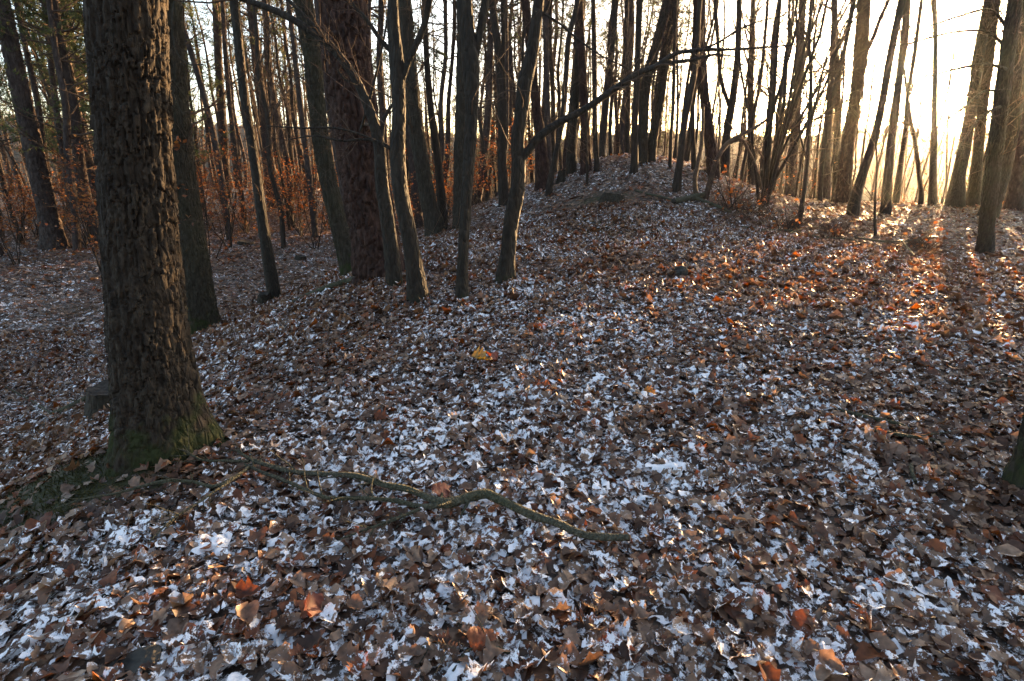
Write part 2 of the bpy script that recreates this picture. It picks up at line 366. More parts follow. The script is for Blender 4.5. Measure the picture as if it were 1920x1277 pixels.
# ------------------------------------------------------------------ trees
def trunk_mesh(P, R, mat, sides, seg, style, seed, flare=.5, nm='trunk', fine=None):
    """P (n,3) local centre line with P[0] at the ground, R (n): fine swept trunk with relief in the bark"""
    if fine: fine = fine / np.linalg.norm(np.diff(P, axis=0), axis=1).sum()
    PR = catmull(np.concatenate([P, R[:, None]], 1), seg, fine)
    C = PR[:, :3]; r = np.maximum(PR[:, 3], .004)
    s = np.concatenate([[0], np.cumsum(np.linalg.norm(np.diff(C, axis=0), axis=1))])
    T, A, B = frames(C)
    th = np.arange(sides) * 2 * np.pi / sides
    TH, SS = np.meshgrid(th, s); r0 = float(np.median(r)); cir = 2 * np.pi * r0
    u = TH / (2 * np.pi)
    g = np.random.default_rng(seed); ph = g.uniform(0, 6.28, 6)
    rad = np.repeat(r[:, None], sides, 1)
    z = np.maximum(C[:, 2:3] - C[0, 2] - .12, -.05)
    lob = .55 + .3 * np.cos(3 * TH + ph[0]) + .25 * np.cos(5 * TH + ph[1]) + .1 * np.cos(2 * TH + ph[2])
    rad = rad * (1 + flare * np.exp(-z / (1.3 * r0 + .03)) * np.clip(lob, .1, 1.3))
    if style == 'oak':
        pu = max(8, round(cir / .0225)); x = u * pu; y = SS / .14
        x = x + .9 * (fbm(u * (pu // 3), SS / .22, seed, 2, pu // 3) - .5) + .45 * (fbm(u * pu, SS / .03, seed + 1, 2, pu) - .5)
        y = y + 1.6 * (fbm(u * (pu // 2), SS / .1, seed + 3, 3, pu // 2) - .5)
        f1, f2, cid = cells(x, y, seed, pu)
        d = sst(.02, .15, f2 - f1) * (.4 + 1.0 * cid)
        f1b, f2b, c2 = cells(x * 1.5 + 3, y * 3.4, seed + 40, round(pu * 1.5))
        d = d + .22 * sst(0, .25, f2b - f1b) * (.4 + c2) + .25 * (fbm(u * pu * 2, SS / .035, seed + 7, 3, pu * 2) - .5)
        fade = .35 + .65 * sst(.1, .7, SS)
        rad = rad + min(.020, r0 * .12) * fade * (d - .7) * (.7 + .6 * fbm(u * 5, SS / .4, seed + 70, 2, 5))
    elif style == 'pine':
        pu = max(7, round(cir / .07)); x = u * pu; y = SS / .24
        x = x + .7 * (fbm(u * pu, SS / .12, seed, 3, pu) - .5); y = y + 1.2 * (fbm(u * pu, SS / .15, seed + 3, 3, pu) - .5)
        f1, f2, cid = cells(x, y, seed, pu)
        d = sst(.03, .35, f2 - f1) * (.6 + .7 * cid) + .3 * (fbm(u * pu * 3, SS / .03, seed + 7, 3, pu * 3) - .5)
        rad = rad + min(.04, r0 * .13) * (d - .65)
    else:
        tw = SS * .55
        rad = rad * (1 + .05 * np.cos(2 * TH + ph[3] + tw) + .055 * np.cos(3 * TH + ph[4] - tw * 1.4) + .03 * np.cos(5 * TH + ph[5] + tw * 2))
        rad = rad * (1 + .12 * (fbm(u * 4, SS / .35, seed, 3, 4) - .5) + .08 * (fbm(u * 10, SS / .04, seed + 2, 2, 10) - .5))
        if style == 'stick': rad = rad * (1 + .35 * (fbm(u * 5, SS / (2.5 * r0), seed + 4, 3, 5) - .5) + .2 * (fbm(u * 0, SS / (7 * r0), seed + 6, 2, 5) - .5))
        for k in range(int(s[-1] / .8)):                       # knots
            kz = g.uniform(.3, s[-1]); kt = g.uniform(0, 6.28); dd = np.angle(np.exp(1j * (TH - kt)))
            rad = rad + .16 * r0 * np.exp(-((SS - kz) / (.5 * r0 + .01)) ** 2 - (dd / .45) ** 2)
    V = C[:, None] + rad[..., None] * (np.cos(TH)[..., None] * A[:, None] + np.sin(TH)[..., None] * B[:, None])
    n = seg
    i = np.arange(n - 1)[:, None] * sides; j = np.arange(sides)[None]; j2 = (j + 1) % sides
    Q = np.stack(np.broadcast_arrays(i + j, i + j2, i + sides + j2, i + sides + j), -1).reshape(-1, 4)
    return mesh_np(nm, V.reshape(-1, 3), [Q], mat)

def needle_tufts(g, P, per, ln=.13, w=.016):
    """narrow needle triangles around the points P"""
    n = len(P) * per
    c = np.repeat(P, per, 0) + g.normal(size=(n, 3)) * .03
    d = g.normal(size=(n, 3)); d[:, 2] += .5; d /= np.linalg.norm(d, axis=1, keepdims=True)
    s = np.cross(d, g.normal(size=(n, 3))); s /= np.linalg.norm(s, axis=1, keepdims=True) + 1e-9
    l = ln * g.uniform(.6, 1.3, (n, 1))
    V = np.stack([c - s * w, c + s * w, c + d * l], 1).reshape(-1, 3)
    return V, np.arange(3 * n).reshape(-1, 3)

def crown_parts(parent, P, R, kind, seed, z0, z1, dense=1.0, needles=True, twmat=None, low=26, tk=.0035):
    """P,R: trunk axis (n,3),(n), local. Boughs and twigs between heights z0,z1 (fractions of the axis)"""
    g = np.random.default_rng(seed); PB = P[None]; RB = R[None]; a = Acc()
    if kind == 'pine':
        d1, r1 = grow(g, PB, RB, int(24 * dense), .08, z0, .4, 1.6, 85, 5, -.03, .12, .12, .007); a.tube(d1, r1, 3)   # dead snags
        d2, r2 = grow(g, d1, r1, int(70 * dense), .3, .95, .2, .5, 45, 3, -.02, .15, .5, .003); a.tube(d2, r2, 3)
        b1, q1 = grow(g, PB, RB, int(34 * dense), z0, .99, 1.2, 2.8, 72, 6, .06, .12, .35, .01); a.tube(b1, q1, 4)
        b2, q2 = grow(g, b1, q1, int(150 * dense), .3, .98, .35, .9, 45, 4, .08, .15, .5, .004); a.tube(b2, q2, 3)
        me = a.mesh('crown', M_TWIG); c = obj('crown', me, parent)
        if needles:
            t = b2[:, 1:].reshape(-1, 3); V, T = needle_tufts(g, t, 9)
            obj('needles', mesh_np('needles', V, [T], M_NEEDLE, False), c)['kind'] = 'stuff'
        return c
    b1, q1 = grow(g, PB, RB, int(22 * dense), z0, .98, 1.2, 3.2, 42, 7, .05, .13, .42, .008); a.tube(b1, q1, 5)
    b2, q2 = grow(g, b1, q1, int(95 * dense), .2, .95, .5, 1.5, 45, 6, .04, .17, .5, tk * 1.5); a.tube(b2, q2, 3)
    b3, q3 = grow(g, b2, q2, int(260 * dense), .2, .95, .25, .8, 45, 4, .03, .18, .6, tk); a.tube(b3, q3, 3)
    if not low: return obj('crown', a.mesh('crown', twmat or M_TWIG), parent)
    e1, s1 = grow(g, PB, RB, max(1, int(low * dense)), .13, z0, .4, 1.7, 48, 7, .05, .15, .12, max(.004, tk)); a.tube(e1, s1, 3)        # epicormic twigs low down
    e2, s2 = grow(g, e1, s1, max(1, int(4 * low * dense)), .2, .95, .15, .6, 45, 4, .02, .16, .6, tk * .75); a.tube(e2, s2, 3)
    return obj('crown', a.mesh('crown', twmat or M_TWIG), parent)

TREES = []           # world xy of every traced trunk
def tree(name, label, pix, style, mat, height, seed, depth=None, sides=14, seg=60, flare=.5, limbs=(), crown=1.0, z0=.45, group=None, needles=True, back=0., wk=1.0, twk=1):
    """pix: (px, py, width) up the trunk from its foot, read off as angles; the trunk stands at its own distance"""
    b = hit(pix[0][0], pix[0][1]) if depth is None else None
    if depth is not None:
        d = raydir(pix[0][0], pix[0][1]); x = d[0] / d[1] * depth; b = np.array([x, depth, Hs(x, depth)])
    Y = b[1]; pts = []; rad = []
    for k, (px, py, w) in enumerate(pix):
        p = onplane(px, py, Y); r = pxw(p, w * wk) / 2
        if k == 0: p = b.copy()
        elif p[2] < b[2] + .05: continue
        p[1] += back * max(0, p[2] - b[2]); pts.append(p); rad.append(r)
    pts = np.array(pts); rad = np.array(rad)
    top = pts[-1]; dirn = pts[-1] - pts[max(0, len(pts) - 3)]; dirn /= np.linalg.norm(dirn)
    need = height - (top[2] - b[2]); ext = []; er = []
    if need > .5:
        g = np.random.default_rng(seed + 99); m = max(3, int(need / 1.5)); p = top.copy(); r = rad[-1]
        for k in range(m):
            dirn = dirn + np.array([0, 0, .10]) + g.normal(size=3) * np.array([.05, .05, 0]); dirn /= np.linalg.norm(dirn)
            p = p + dirn * need / m; ext.append(p.copy()); er.append(r * (1 - .85 * (k + 1) / m))
        P = np.concatenate([pts, ext]); R = np.concatenate([rad, er])
    else: P, R = pts, rad
    P = P - b; R = R.copy()
    foot = P[:1] - np.array([[0, 0, .25]]); P = np.concatenate([foot, P]); R = np.concatenate([R[:1], R])
    t = empty(name, b, label, 'tree', group)
    # fine mesh only where the height is near the view; the rest of the stem follows in the same mesh
    obj('trunk', trunk_mesh(P, R, mat, sides, seg, style, seed, flare, 'trunk', (CAM_H + .24 * Y + .5 - b[2]) * 1.05), t)
    for k, lp in enumerate(limbs):
        q = []; w_ = []
        for j, e in enumerate(lp):
            p = onplane(e[0], e[1], Y + (e[3] if len(e) > 3 else 0)); w_.append(pxw(p, e[2] * wk) / 2); q.append(p - b)
        q = np.array(q); w_ = np.array(w_)
        lm = obj('limb', trunk_mesh(q, w_, mat, 10, 8 * len(lp), 'horn', seed + 5 + k, 0., 'limb'), t)
        g = np.random.default_rng(seed + 60 + k); a = Acc()
        PL = catmull(np.concatenate([q, w_[:, None]], 1), 24)
        c1, s1 = grow(g, PL[None, :, :3], PL[None, :, 3], max(3, int(len(lp) * 1.5)) * twk, .35 if twk == 1 else .1, 1., .2, .7, 48, 7, .01, .2, .3, .003); a.tube(c1, s1, 4)
        c2, s2 = grow(g, c1, s1, len(lp) * 7 * twk, .2, .95, .12, .4, 46, 5, .0, .22, .6, .002); a.tube(c2, s2, 3)
        obj('twigs', a.mesh('twigs', M_TWIG), lm)['kind'] = 'stuff'
    if crown: 
        Pc = catmull(np.concatenate([P, R[:, None]], 1), 40)
        crown_parts(t, Pc[:, :3], Pc[:, 3], 'pine' if style == 'pine' else 'bare', seed + 31, z0, 1., crown * (.3 if Y < 17 else .7), needles, low=0 if Y < 5.5 else 20 if Y < 9 else 75 if Y < 17 else 50, tk=.0035 if Y < 12 else .006)
    TREES.append((b[0], b[1])); return t

# --- the near trees
T_OAK = tree('oak_tree', 'thick near oak with deeply furrowed bark and mossy foot', [(310, 838, 150), (296, 750, 138), (281, 650, 131), (268, 500, 124), (250, 250, 122), (237, 0, 128)],
     'oak', M_OAK, 15, 11, sides=160, seg=520, flare=.75, wk=.97, limbs=(), z0=.5)
tree('oak_tree', 'dark oak with bright green moss round its foot, just behind the nearest oak', [(378, 622, 66), (371, 580, 63), (356, 470, 60), (340, 350, 54), (326, 200, 50), (312, 0, 48)],
     'oak', M_OAK2, 16, 12, sides=90, seg=300, flare=.45, z0=.5, limbs=[[(330, -12, 4, -.3), (323, 40, 3, -.35), (331, 95, 3, -.4), (346, 116, 2, -.45), (386, 122, 2, -.5)], [(345, 180, 4, -.2), (322, 150, 3, -.3), (330, 190, 2, -.4), (342, 212, 2, -.5)]])
tree('hornbeam_tree', 'slender smooth trunk standing alone left of the pair with the broad red pine', [(515, 562, 24), (502, 480, 20), (490, 400, 18), (477, 300, 17), (461, 200, 17), (438, 0, 16)], 'horn', M_HORN, 13, 13, seg=120, flare=.2, z0=.5)
tree('oak_tree', 'dark leaning trunk touching the left side of the broad red pine', [(659, 514, 40), (650, 480, 34), (630, 400, 31), (608, 300, 30), (594, 200, 30), (585, 100, 31), (568, 0, 34)], 'oak', M_OAK2, 15, 14, sides=64, seg=260, flare=.2, z0=.5)
tree('pine_tree', 'broad old pine with rough reddish bark, thickest of the middle cluster', [(714, 520, 92), (704, 450, 86), (688, 360, 85), (672, 260, 85), (655, 150, 86), (640, 0, 90)], 'pine', M_PINE, 19, 15, sides=110, seg=340, flare=.15, z0=.6)
tree('hornbeam_tree', 'hornbeam stem pressed against the red pine, its limbs arching up to the left',
     [(741, 526, 30), (729, 430, 25), (716, 340, 23), (709, 262, 21), (688, 195, 17), (655, 130, 15), (610, 80, 14), (540, 32, 12), (455, -2, 10), (380, -25, 8)], 'horn', M_HORN, 1, 16, depth=7.0, sides=20, seg=200, flare=.2,
     limbs=[[(676, 246, 5), (695, 180, 5), (712, 110, 4), (724, 50, 4), (732, -10, 4)], [(712, 250, 11), (692, 200, 11), (668, 150, 10), (636, 100, 9), (600, 60, 8), (556, 15, 7), (520, -20, 6)], [(715, 268, 8), (722, 220, 8), (730, 205, 6), (745, 185, 5)], [(690, 200, 7), (672, 160, 6), (648, 150, 5), (632, 130, 3)]], crown=.35, z0=.7)
tree('hornbeam_tree', 'sinuous hornbeam with gold lit right edge, forking just under the top of view',
     [(784, 566, 38), (775, 500, 31), (766, 440, 28), (752, 370, 28), (745, 300, 27), (748, 200, 24), (743, 110, 26), (738, 50, 22), (737, 0, 20)], 'horn', M_HORN, 10, 17, sides=28, seg=260, flare=.6,
     limbs=[[(736, 100, 10), (712, 72, 8), (690, 40, 7), (655, 0, 6), (630, -40, 4)], [(750, 160, 13), (764, 120, 13), (778, 90, 12), (795, 50, 12), (806, 0, 11), (812, -50, 9)], [(742, 300, 8), (728, 275, 5), (690, 262, 5), (640, 264, 4), (590, 255, 3), (540, 262, 2)], [(740, 285, 5), (700, 262, 4), (640, 242, 4), (560, 240, 3), (500, 236, 2)]])
tree('hornbeam_tree', 'straight hornbeam splitting into two upright stems, foot nearest the mossless leaves', [(866, 562, 26), (868, 480, 21), (873, 400, 21), (880, 300, 22), (885, 200, 24), (884, 120, 30), (876, 50, 27), (872, 0, 26)], 'horn', M_HORN, 12, 18, sides=26, seg=240, flare=.55,
     limbs=[[(886, 130, 14), (896, 85, 14), (903, 45, 15), (911, 0, 15), (920, -60, 12)]])
tree('hornbeam_tree', 'curved hornbeam with a long bare limb reaching right across the sky', [(946, 528, 34), (952, 470, 29), (958, 413, 29), (968, 360, 29), (972, 310, 27), (970, 263, 25), (978, 207, 25), (985, 150, 27), (995, 113, 24), (1004, 56, 21), (1011, 0, 19)], 'horn', M_HORN, 11, 19, sides=28, seg=260, flare=.6,
     limbs=[[(976, 300, 16), (986, 288, 15), (1005, 263, 15), (1050, 229, 14), (1088, 210, 13), (1122, 188, 12), (1160, 162, 12), (1194, 139, 11), (1231, 124, 10), (1262, 103, 8), (1310, 94, 7), (1370, 93, 5), (1420, 90, 4), (1490, 84, 3)],
            [(1240, 120, 7), (1262, 117, 7), (1295, 113, 6), (1337, 103, 4), (1380, 106, 2)], [(1300, 96, 5), (1340, 83, 4), (1385, 56, 4), (1420, 41, 3), (1470, 30, 2)],
            [(1008, 40, 6), (1028, 10, 6), (1030, -20, 6)], [(1010, 20, 5), (1050, 45, 4), (1085, 75, 4), (1120, 100, 3), (1180, 130, 2)]])
# --- behind the cluster and along the mound
def sl(label, pix, kind='bare', **k):
    k.setdefault('seed', 100 + len(TREES)); st = {'bare': 'horn', 'pine': 'pine', 'oak': 'oak'}[kind]
    return tree({'bare': 'bare_tree', 'pine': 'pine_tree', 'oak': 'oak_tree'}[kind], label, pix, st, k.pop('mat', {'bare': M_BARE, 'pine': M_PINEG, 'oak': M_OAK3}[kind]), k.pop('height', 17 if kind == 'pine' else 13), sides=k.pop('sides', 10 if kind == 'bare' else 22), seg=k.pop('seg', 64 if kind == 'bare' else 110), flare=k.pop('flare', .5), z0=k.pop('z0', .55 if kind == 'pine' else .38), **k)
sl('grey pine leaning left at the edge of the shaded wood', [(106, 466, 42), (95, 420, 35), (76, 338, 31), (61, 270, 31), (42, 188, 30), (26, 113, 29), (10, 38, 27), (2, 0, 26)], 'pine', sides=48, seg=220)
sl('pine with one gold lit flank in the shaded wood left of the near oak', [(172, 372, 17), (165, 320, 15), (154, 250, 14), (143, 180, 14), (130, 100, 13), (118, 20, 12)], 'pine')
sl('thin pine showing just right of the leaning grey pine', [(98, 385, 11), (84, 290, 10), (70, 190, 10), (48, 90, 9), (34, 20, 9)], 'pine', depth=22)
sl('thin dark pine deeper in the shaded wood between two gold lit trunks', [(128, 370, 10), (118, 290, 9), (104, 190, 10), (92, 90, 9), (84, 10, 9)], 'pine', depth=25)
sl('tall pine with clean trunk behind the lone slender hornbeam', [(517, 389, 28), (505, 300, 19), (495, 225, 18), (480, 100, 17), (470, 10, 15)], 'pine')
sl('dark pine right of the mossy oak, first of the sunlit background pines', [(427, 372, 17), (421, 290, 15), (417, 225, 15), (410, 120, 14), (405, 0, 14)], 'pine')
sl('thin pine leaning left beside the mossy dark oak', [(420, 372, 12), (406, 282, 11), (385, 190, 10), (362, 110, 10), (337, 30, 10), (330, 0, 9)], 'pine', depth=21)
sl('slim pine just left of the lone slender hornbeam', [(452, 368, 10), (440, 270, 9), (433, 215, 9), (424, 120, 8), (418, 10, 8)], 'pine', depth=24)
sl('thin pine in the gap between the tall pine and the dark leaning trunk', [(584, 372, 12), (575, 290, 11), (560, 170, 10), (548, 60, 9), (540, 0, 9)], 'pine', depth=22)
sl('pale reddish pine just behind the dark leaning trunk', [(650, 400, 17), (645, 357, 15), (630, 270, 15), (615, 170, 15), (604, 80, 15), (596, 0, 14)], 'pine', depth=13)
sl('stout leaning trunk of the pair behind the sinuous hornbeam', [(817, 440, 38), (803, 375, 29), (788, 290, 28), (777, 215, 27), (768, 120, 24), (760, 0, 22)], 'oak')
sl('straighter thin trunk of the pair behind the sinuous hornbeam', [(831, 432, 19), (821, 300, 15), (808, 207, 13), (797, 56, 11), (795, 0, 10)])
sl('short dark trunk in the gap beside the sinuous hornbeam', [(785, 428, 18), (780, 380, 16), (772, 300, 14), (764, 200, 13), (756, 80, 12)], 'pine')
sl('dark trunk half hidden behind the straight two stemmed hornbeam', [(864, 430, 27), (864, 330, 27), (866, 230, 25), (868, 100, 22), (866, 0, 20)], 'oak')
sl('forked bare trunk left of the long limbed hornbeam', [(945, 385, 19), (941, 300, 17), (942, 220, 17), (940, 150, 17), (932, 75, 14), (922, 0, 12)], limbs=[[(941, 150, 9), (944, 80, 8), (943, 0, 8), (945, -60, 6)]])
sl('dark pine on the left flank of the mound', [(1018, 353, 30), (1013, 260, 21), (1004, 188, 17), (995, 100, 16), (985, 0, 16)], 'pine', mat=M_PINE)
sl('thin straight pine close right of the dark flank pine', [(1030, 335, 13), (1027, 260, 12), (1025, 150, 11), (1022, 0, 11)], 'pine', depth=20)
sl('crooked thin tree leaning right from the left flank of the mound', [(1029, 366, 14), (1043, 286, 10), (1054, 225, 10), (1062, 131, 10), (1066, 75, 10), (1080, 18, 9), (1088, -20, 8)])
sl('left trunk of the close pair on the mound crest', [(1071, 326, 20), (1072, 270, 16), (1077, 207, 16), (1084, 113, 16), (1090, 0, 16)], 'oak', height=13)
sl('right trunk of the close pair on the mound crest, reddish pine', [(1099, 323, 21), (1098, 270, 18), (1095, 200, 16), (1090, 100, 16), (1086, 0, 16)], 'pine', mat=M_PINE)
sl('thin upright sapling at the left of the mound, below the close pair', [(1101, 347, 6), (1101, 300, 5), (1099, 240, 4), (1103, 170, 3)], height=3.4, crown=.6)
sl('slender straight tree on the mound just right of the close pair', [(1119, 321, 10), (1116, 250, 9), (1114, 113, 9), (1112, 0, 8)])
sl('wavy slim tree at the back of the mound left of its top', [(1146, 312, 9), (1144, 240, 7), (1148, 165, 7), (1142, 80, 7), (1150, 0, 6)], depth=21)
sl('slim tree behind the mound top with a low kink', [(1178, 305, 11), (1176, 250, 9), (1178, 180, 9), (1173, 90, 8), (1175, 0, 8)], depth=21)
sl('dark thin tree rooted at the front of the mound top', [(1189, 323, 14), (1190, 230, 11), (1194, 150, 11), (1197, 60, 12), (1199, 0, 12)])
sl('stout tree at the mound top swaying to the right', [(1203, 304, 22), (1206, 230, 18), (1213, 150, 18), (1226, 100, 17), (1238, 50, 15), (1250, 0, 14)], 'oak', height=13)
sl('second stout tree at the mound top, leaning right beside its twin', [(1219, 302, 19), (1223, 270, 17), (1237, 188, 16), (1250, 94, 16), (1267, 0, 14)], 'oak', height=13)
sl('thin dark stem right of the two stout mound top trees', [(1256, 314, 7), (1258, 260, 6), (1262, 200, 6), (1264, 94, 6), (1268, 0, 5)])
sl('slim leaning tree with pale foot low on the front of the mound', [(1268, 358, 16), (1275, 300, 12), (1284, 225, 12), (1295, 169, 12), (1305, 113, 10), (1310, 30, 9)])
sl('thin upright tree left of the broken barked pine', [(1301, 318, 10), (1299, 260, 9), (1298, 188, 9), (1301, 90, 8), (1304, 0, 8)])
sl('reddish pine with flaking bark on the right shoulder of the mound', [(1337, 330, 24), (1331, 263, 20), (1322, 188, 17), (1314, 100, 19), (1311, 0, 22)], 'pine', mat=M_PINE)
sl('forked bare tree right of the flaking pine', [(1357, 330, 18), (1363, 244, 14), (1374, 180, 13), (1382, 113, 11), (1387, 0, 9)], limbs=[[(1368, 200, 8), (1352, 150, 7), (1346, 80, 6), (1340, 0, 6)]])
sl('straight thin tree between the forked tree and the many stemmed shrub', [(1409, 345, 14), (1408, 250, 11), (1408, 130, 10), (1412, 0, 9)])
sl('slim pale tree leaning right behind the many stemmed shrub', [(1428, 345, 11), (1438, 250, 9), (1447, 150, 8), (1452, 60, 8), (1462, 0, 8)], depth=21)
sl('straight trunk right of the many stemmed shrub', [(1484, 366, 22), (1487, 300, 16), (1493, 206, 16), (1500, 100, 13), (1505, 0, 12)], 'pine')
sl('wavy dark sapling standing in the brush in front of the straight trunk', [(1499, 417, 10), (1510, 338, 8), (1518, 244, 7), (1521, 169, 6), (1518, 75, 5), (1520, 0, 4)], limbs=[[(1517, 250, 4), (1535, 170, 4), (1552, 100, 3), (1570, 60, 2)], [(1513, 300, 4), (1500, 235, 3), (1530, 165, 3), (1560, 90, 2)]], height=8)
sl('hazy pale trunk between the wavy sapling and the large leaning pine', [(1545, 370, 22), (1549, 290, 15), (1553, 230, 12), (1560, 120, 10), (1566, 0, 9)], 'pine', depth=24)
sl('thin trunk touching the left side of the large leaning pine', [(1568, 372, 14), (1569, 280, 12), (1570, 150, 11), (1566, 60, 11), (1564, 0, 11)])
sl('large pine leaning right with a forked limb, largest right of the mound', [(1577, 382, 30), (1585, 320, 24), (1592, 250, 21), (1606, 169, 20), (1615, 80, 24), (1620, 0, 22)], 'pine', mat=M_PINE, limbs=[[(1612, 130, 8), (1624, 95, 8), (1638, 68, 7), (1650, 35, 6), (1666, 0, 6), (1680, -40, 5)]])
sl('curved trunk leaning right, foot on the sunlit leaves', [(1597, 406, 22), (1605, 365, 18), (1617, 328, 16), (1640, 258, 14), (1655, 188, 13), (1668, 113, 13), (1679, 56, 13), (1691, 0, 13)])
sl('upright trunk leaning slightly right beside the curved one', [(1659, 402, 19), (1664, 340, 15), (1670, 280, 14), (1679, 207, 14), (1687, 140, 13), (1696, 75, 14), (1701, 0, 13)])
sl('short thin sapling in front of the upright leaning trunk', [(1641, 442, 6), (1640, 410, 5), (1641, 370, 4), (1644, 300, 3)], height=2.6, crown=.6)
sl('thin twisting tree just left of the sun', [(1680, 372, 12), (1690, 300, 9), (1698, 244, 8), (1702, 180, 7), (1713, 113, 7), (1724, 30, 6)], depth=21)
sl('slim upright tree crossing directly below the sun', [(1747, 384, 15), (1749, 330, 12), (1751, 282, 11), (1752, 200, 9), (1754, 75, 8), (1752, 0, 8)], depth=20)
sl('kinked thin stem between the sun trunk and its left neighbour', [(1726, 384, 9), (1724, 330, 8), (1716, 270, 7), (1706, 215, 6), (1700, 165, 5)], depth=20, height=7)
sl('stout trunk leaning right under the glare', [(1789, 388, 30), (1797, 330, 22), (1807, 282, 20), (1822, 200, 18), (1840, 75, 17), (1855, 0, 16)], 'oak', height=13)
sl('second stout trunk leaning right under the glare', [(1823, 384, 22), (1830, 320, 18), (1838, 240, 16), (1852, 130, 15), (1868, 0, 14)], 'oak', height=13, depth=20)
sl('dark front trunk at the right edge, nearest of its group', [(1846, 476, 27), (1850, 430, 24), (1859, 338, 25), (1871, 244, 24), (1882, 150, 23), (1898, 38, 22), (1904, 0, 22)], 'oak', height=14, sides=40, seg=180, twk=6, limbs=[[(1885, 130, 7, -.2), (1850, 120, 5, -.4), (1800, 128, 4, -.6), (1745, 142, 3, -.8)], [(1890, 90, 7, .2), (1850, 60, 5, .3), (1790, 60, 4, .4), (1710, 80, 3, .6), (1660, 90, 2, .7)], [(1893, 60, 6, .1), (1860, 20, 5, .1), (1800, 30, 4, 0), (1740, 50, 3, 0)], [(1875, 200, 6, -.3), (1845, 215, 5, -.5), (1815, 250, 4, -.7), (1790, 290, 3, -.8)], [(1880, 170, 6, -.2), (1850, 170, 5, -.2), (1810, 200, 4, -.4), (1770, 230, 2, -.5)]])
sl('leaning trunk directly behind the dark front trunk at the right edge', [(1852, 408, 30), (1866, 370, 26), (1880, 320, 25), (1899, 225, 24), (1915, 120, 22), (1930, 0, 20)], 'oak', height=14)
sl('reddish trunk farthest right, cut by the edge of view', [(1901, 394, 28), (1908, 330, 24), (1914, 260, 22), (1925, 150, 20), (1935, 0, 18)], 'pine')
tree('oak_tree', 'dark mossy tree foot at the lower right edge of view', [(1958, 918, 118), (1972, 850, 100), (1995, 700, 92), (2030, 400, 86), (2070, 0, 84)], 'oak', M_OAK2, 14, 77, sides=90, seg=300, flare=.6, z0=.5)

# ------------------------------------------------------------------ background wood: prototypes and copies
def proto(kind, seed, height, r0, z0=.3, dn=1.3, lw=14):
    g = np.random.default_rng(seed); n = 10
    z = np.linspace(0, height, n); P = np.stack([np.cumsum(g.normal(0, .10, n)), np.cumsum(g.normal(0, .10, n)), z], 1); P[0, :2] = 0; P[0, 2] = -.3
    R = r0 * np.linspace(1, .18, n) ** .8
    holder = bpy.data.objects.new('proto', None)
    me = trunk_mesh(P, R, {'pine': M_PINEG, 'bare': M_BARE}[kind], 9, 36, 'horn', seed, .35)
    Pc = catmull(np.concatenate([P, R[:, None]], 1), 30)
    c = crown_parts(None, Pc[:, :3], Pc[:, 3], kind, seed + 1, z0, 1, dn, low=lw, tk=.007)
    kids = [(o.name.split('.')[0], o.data) for o in bpy.data.objects if o.parent == c]
    cm = c.data
    for o in [o for o in bpy.data.objects if o.parent == c] + [c]: bpy.data.objects.remove(o)
    bpy.data.objects.remove(holder)
    return me, cm, kids
PR = {'thicket_pine': [proto('pine', 400 + 7 * k, 14 + k, .12 + .012 * k, .16 + .06 * k, 1.7) for k in range(4)], 'pine': [proto('pine', 450 + 7 * k, 15 + k, .12 + .012 * k, .33 + .04 * k, 1.1) for k in range(4)],
      'bare': [proto('bare', 500 + 7 * k, 11 + k * .8, .06 + .011 * k, .34, 1.5, 20) for k in range(5)], 'pole': [proto('bare', 560 + 7 * k, 11 + k, .045 + .01 * k, .42, .8, 16) for k in range(4)]}
def place(kind, k, x, y, s, name, label, group, lean=(0, 0)):
    me, cm, kids = PR[kind][k % len(PR[kind])]
    t = empty(name, (x, y, Hs(x, y)), label, 'tree', group)
    t.rotation_euler = (lean[0], lean[1], rng.uniform(0, 6.28)); t.scale = (s, s, s)
    obj('trunk', me, t); c = obj('crown', cm, t)
    for nm, m in kids: obj(nm, m, c)['kind'] = 'stuff'
    TREES.append((x, y)); return t
def clear(x, y, d): return all((x - a) ** 2 + (y - b) ** 2 > d * d for a, b in TREES)
def sunline(x, y): return abs(x * math.cos(SUN_AZ) - y * math.sin(SUN_AZ))      # distance from the camera to sun line
MARKS = [(76, 'the leaning grey pine'), (165, 'the gold flanked pine'), (262, 'the near furrowed oak'), (345, 'the mossy dark oak'), (421, 'the first background pine'), (477, 'the lone slender hornbeam'), (507, 'the tall clean pine'),
    (608, 'the dark leaning trunk'), (690, 'the broad red pine'), (746, 'the sinuous hornbeam'), (800, 'the pair behind the sinuous hornbeam'), (878, 'the two stemmed hornbeam'), (941, 'the forked bare trunk'), (970, 'the long limbed hornbeam'),
    (1014, 'the dark flank pine'), (1085, 'the close pair on the mound'), (1150, 'the wavy slim mound tree'), (1205, 'the stout mound top trees'), (1275, 'the slim tree with pale foot'), (1331, 'the flaking red pine'), (1365, 'the forked tree'), (1440, 'the many stemmed shrub'),
    (1487, 'the straight trunk by the shrub'), (1512, 'the wavy dark sapling'), (1590, 'the large leaning pine'), (1625, 'the curved trunk'), (1668, 'the upright leaning trunk'), (1750, 'the trunk below the sun'), (1800, 'the stout trunk under the glare'), (1866, 'the dark front trunk')]
def beside(x, y):
    px = 960 + F_PX * x / (y * math.cos(PITCH) + .5); m = min(MARKS, key=lambda q: abs(q[0] - px)); return ('left' if px < m[0] else 'right') + ' of ' + m[1]
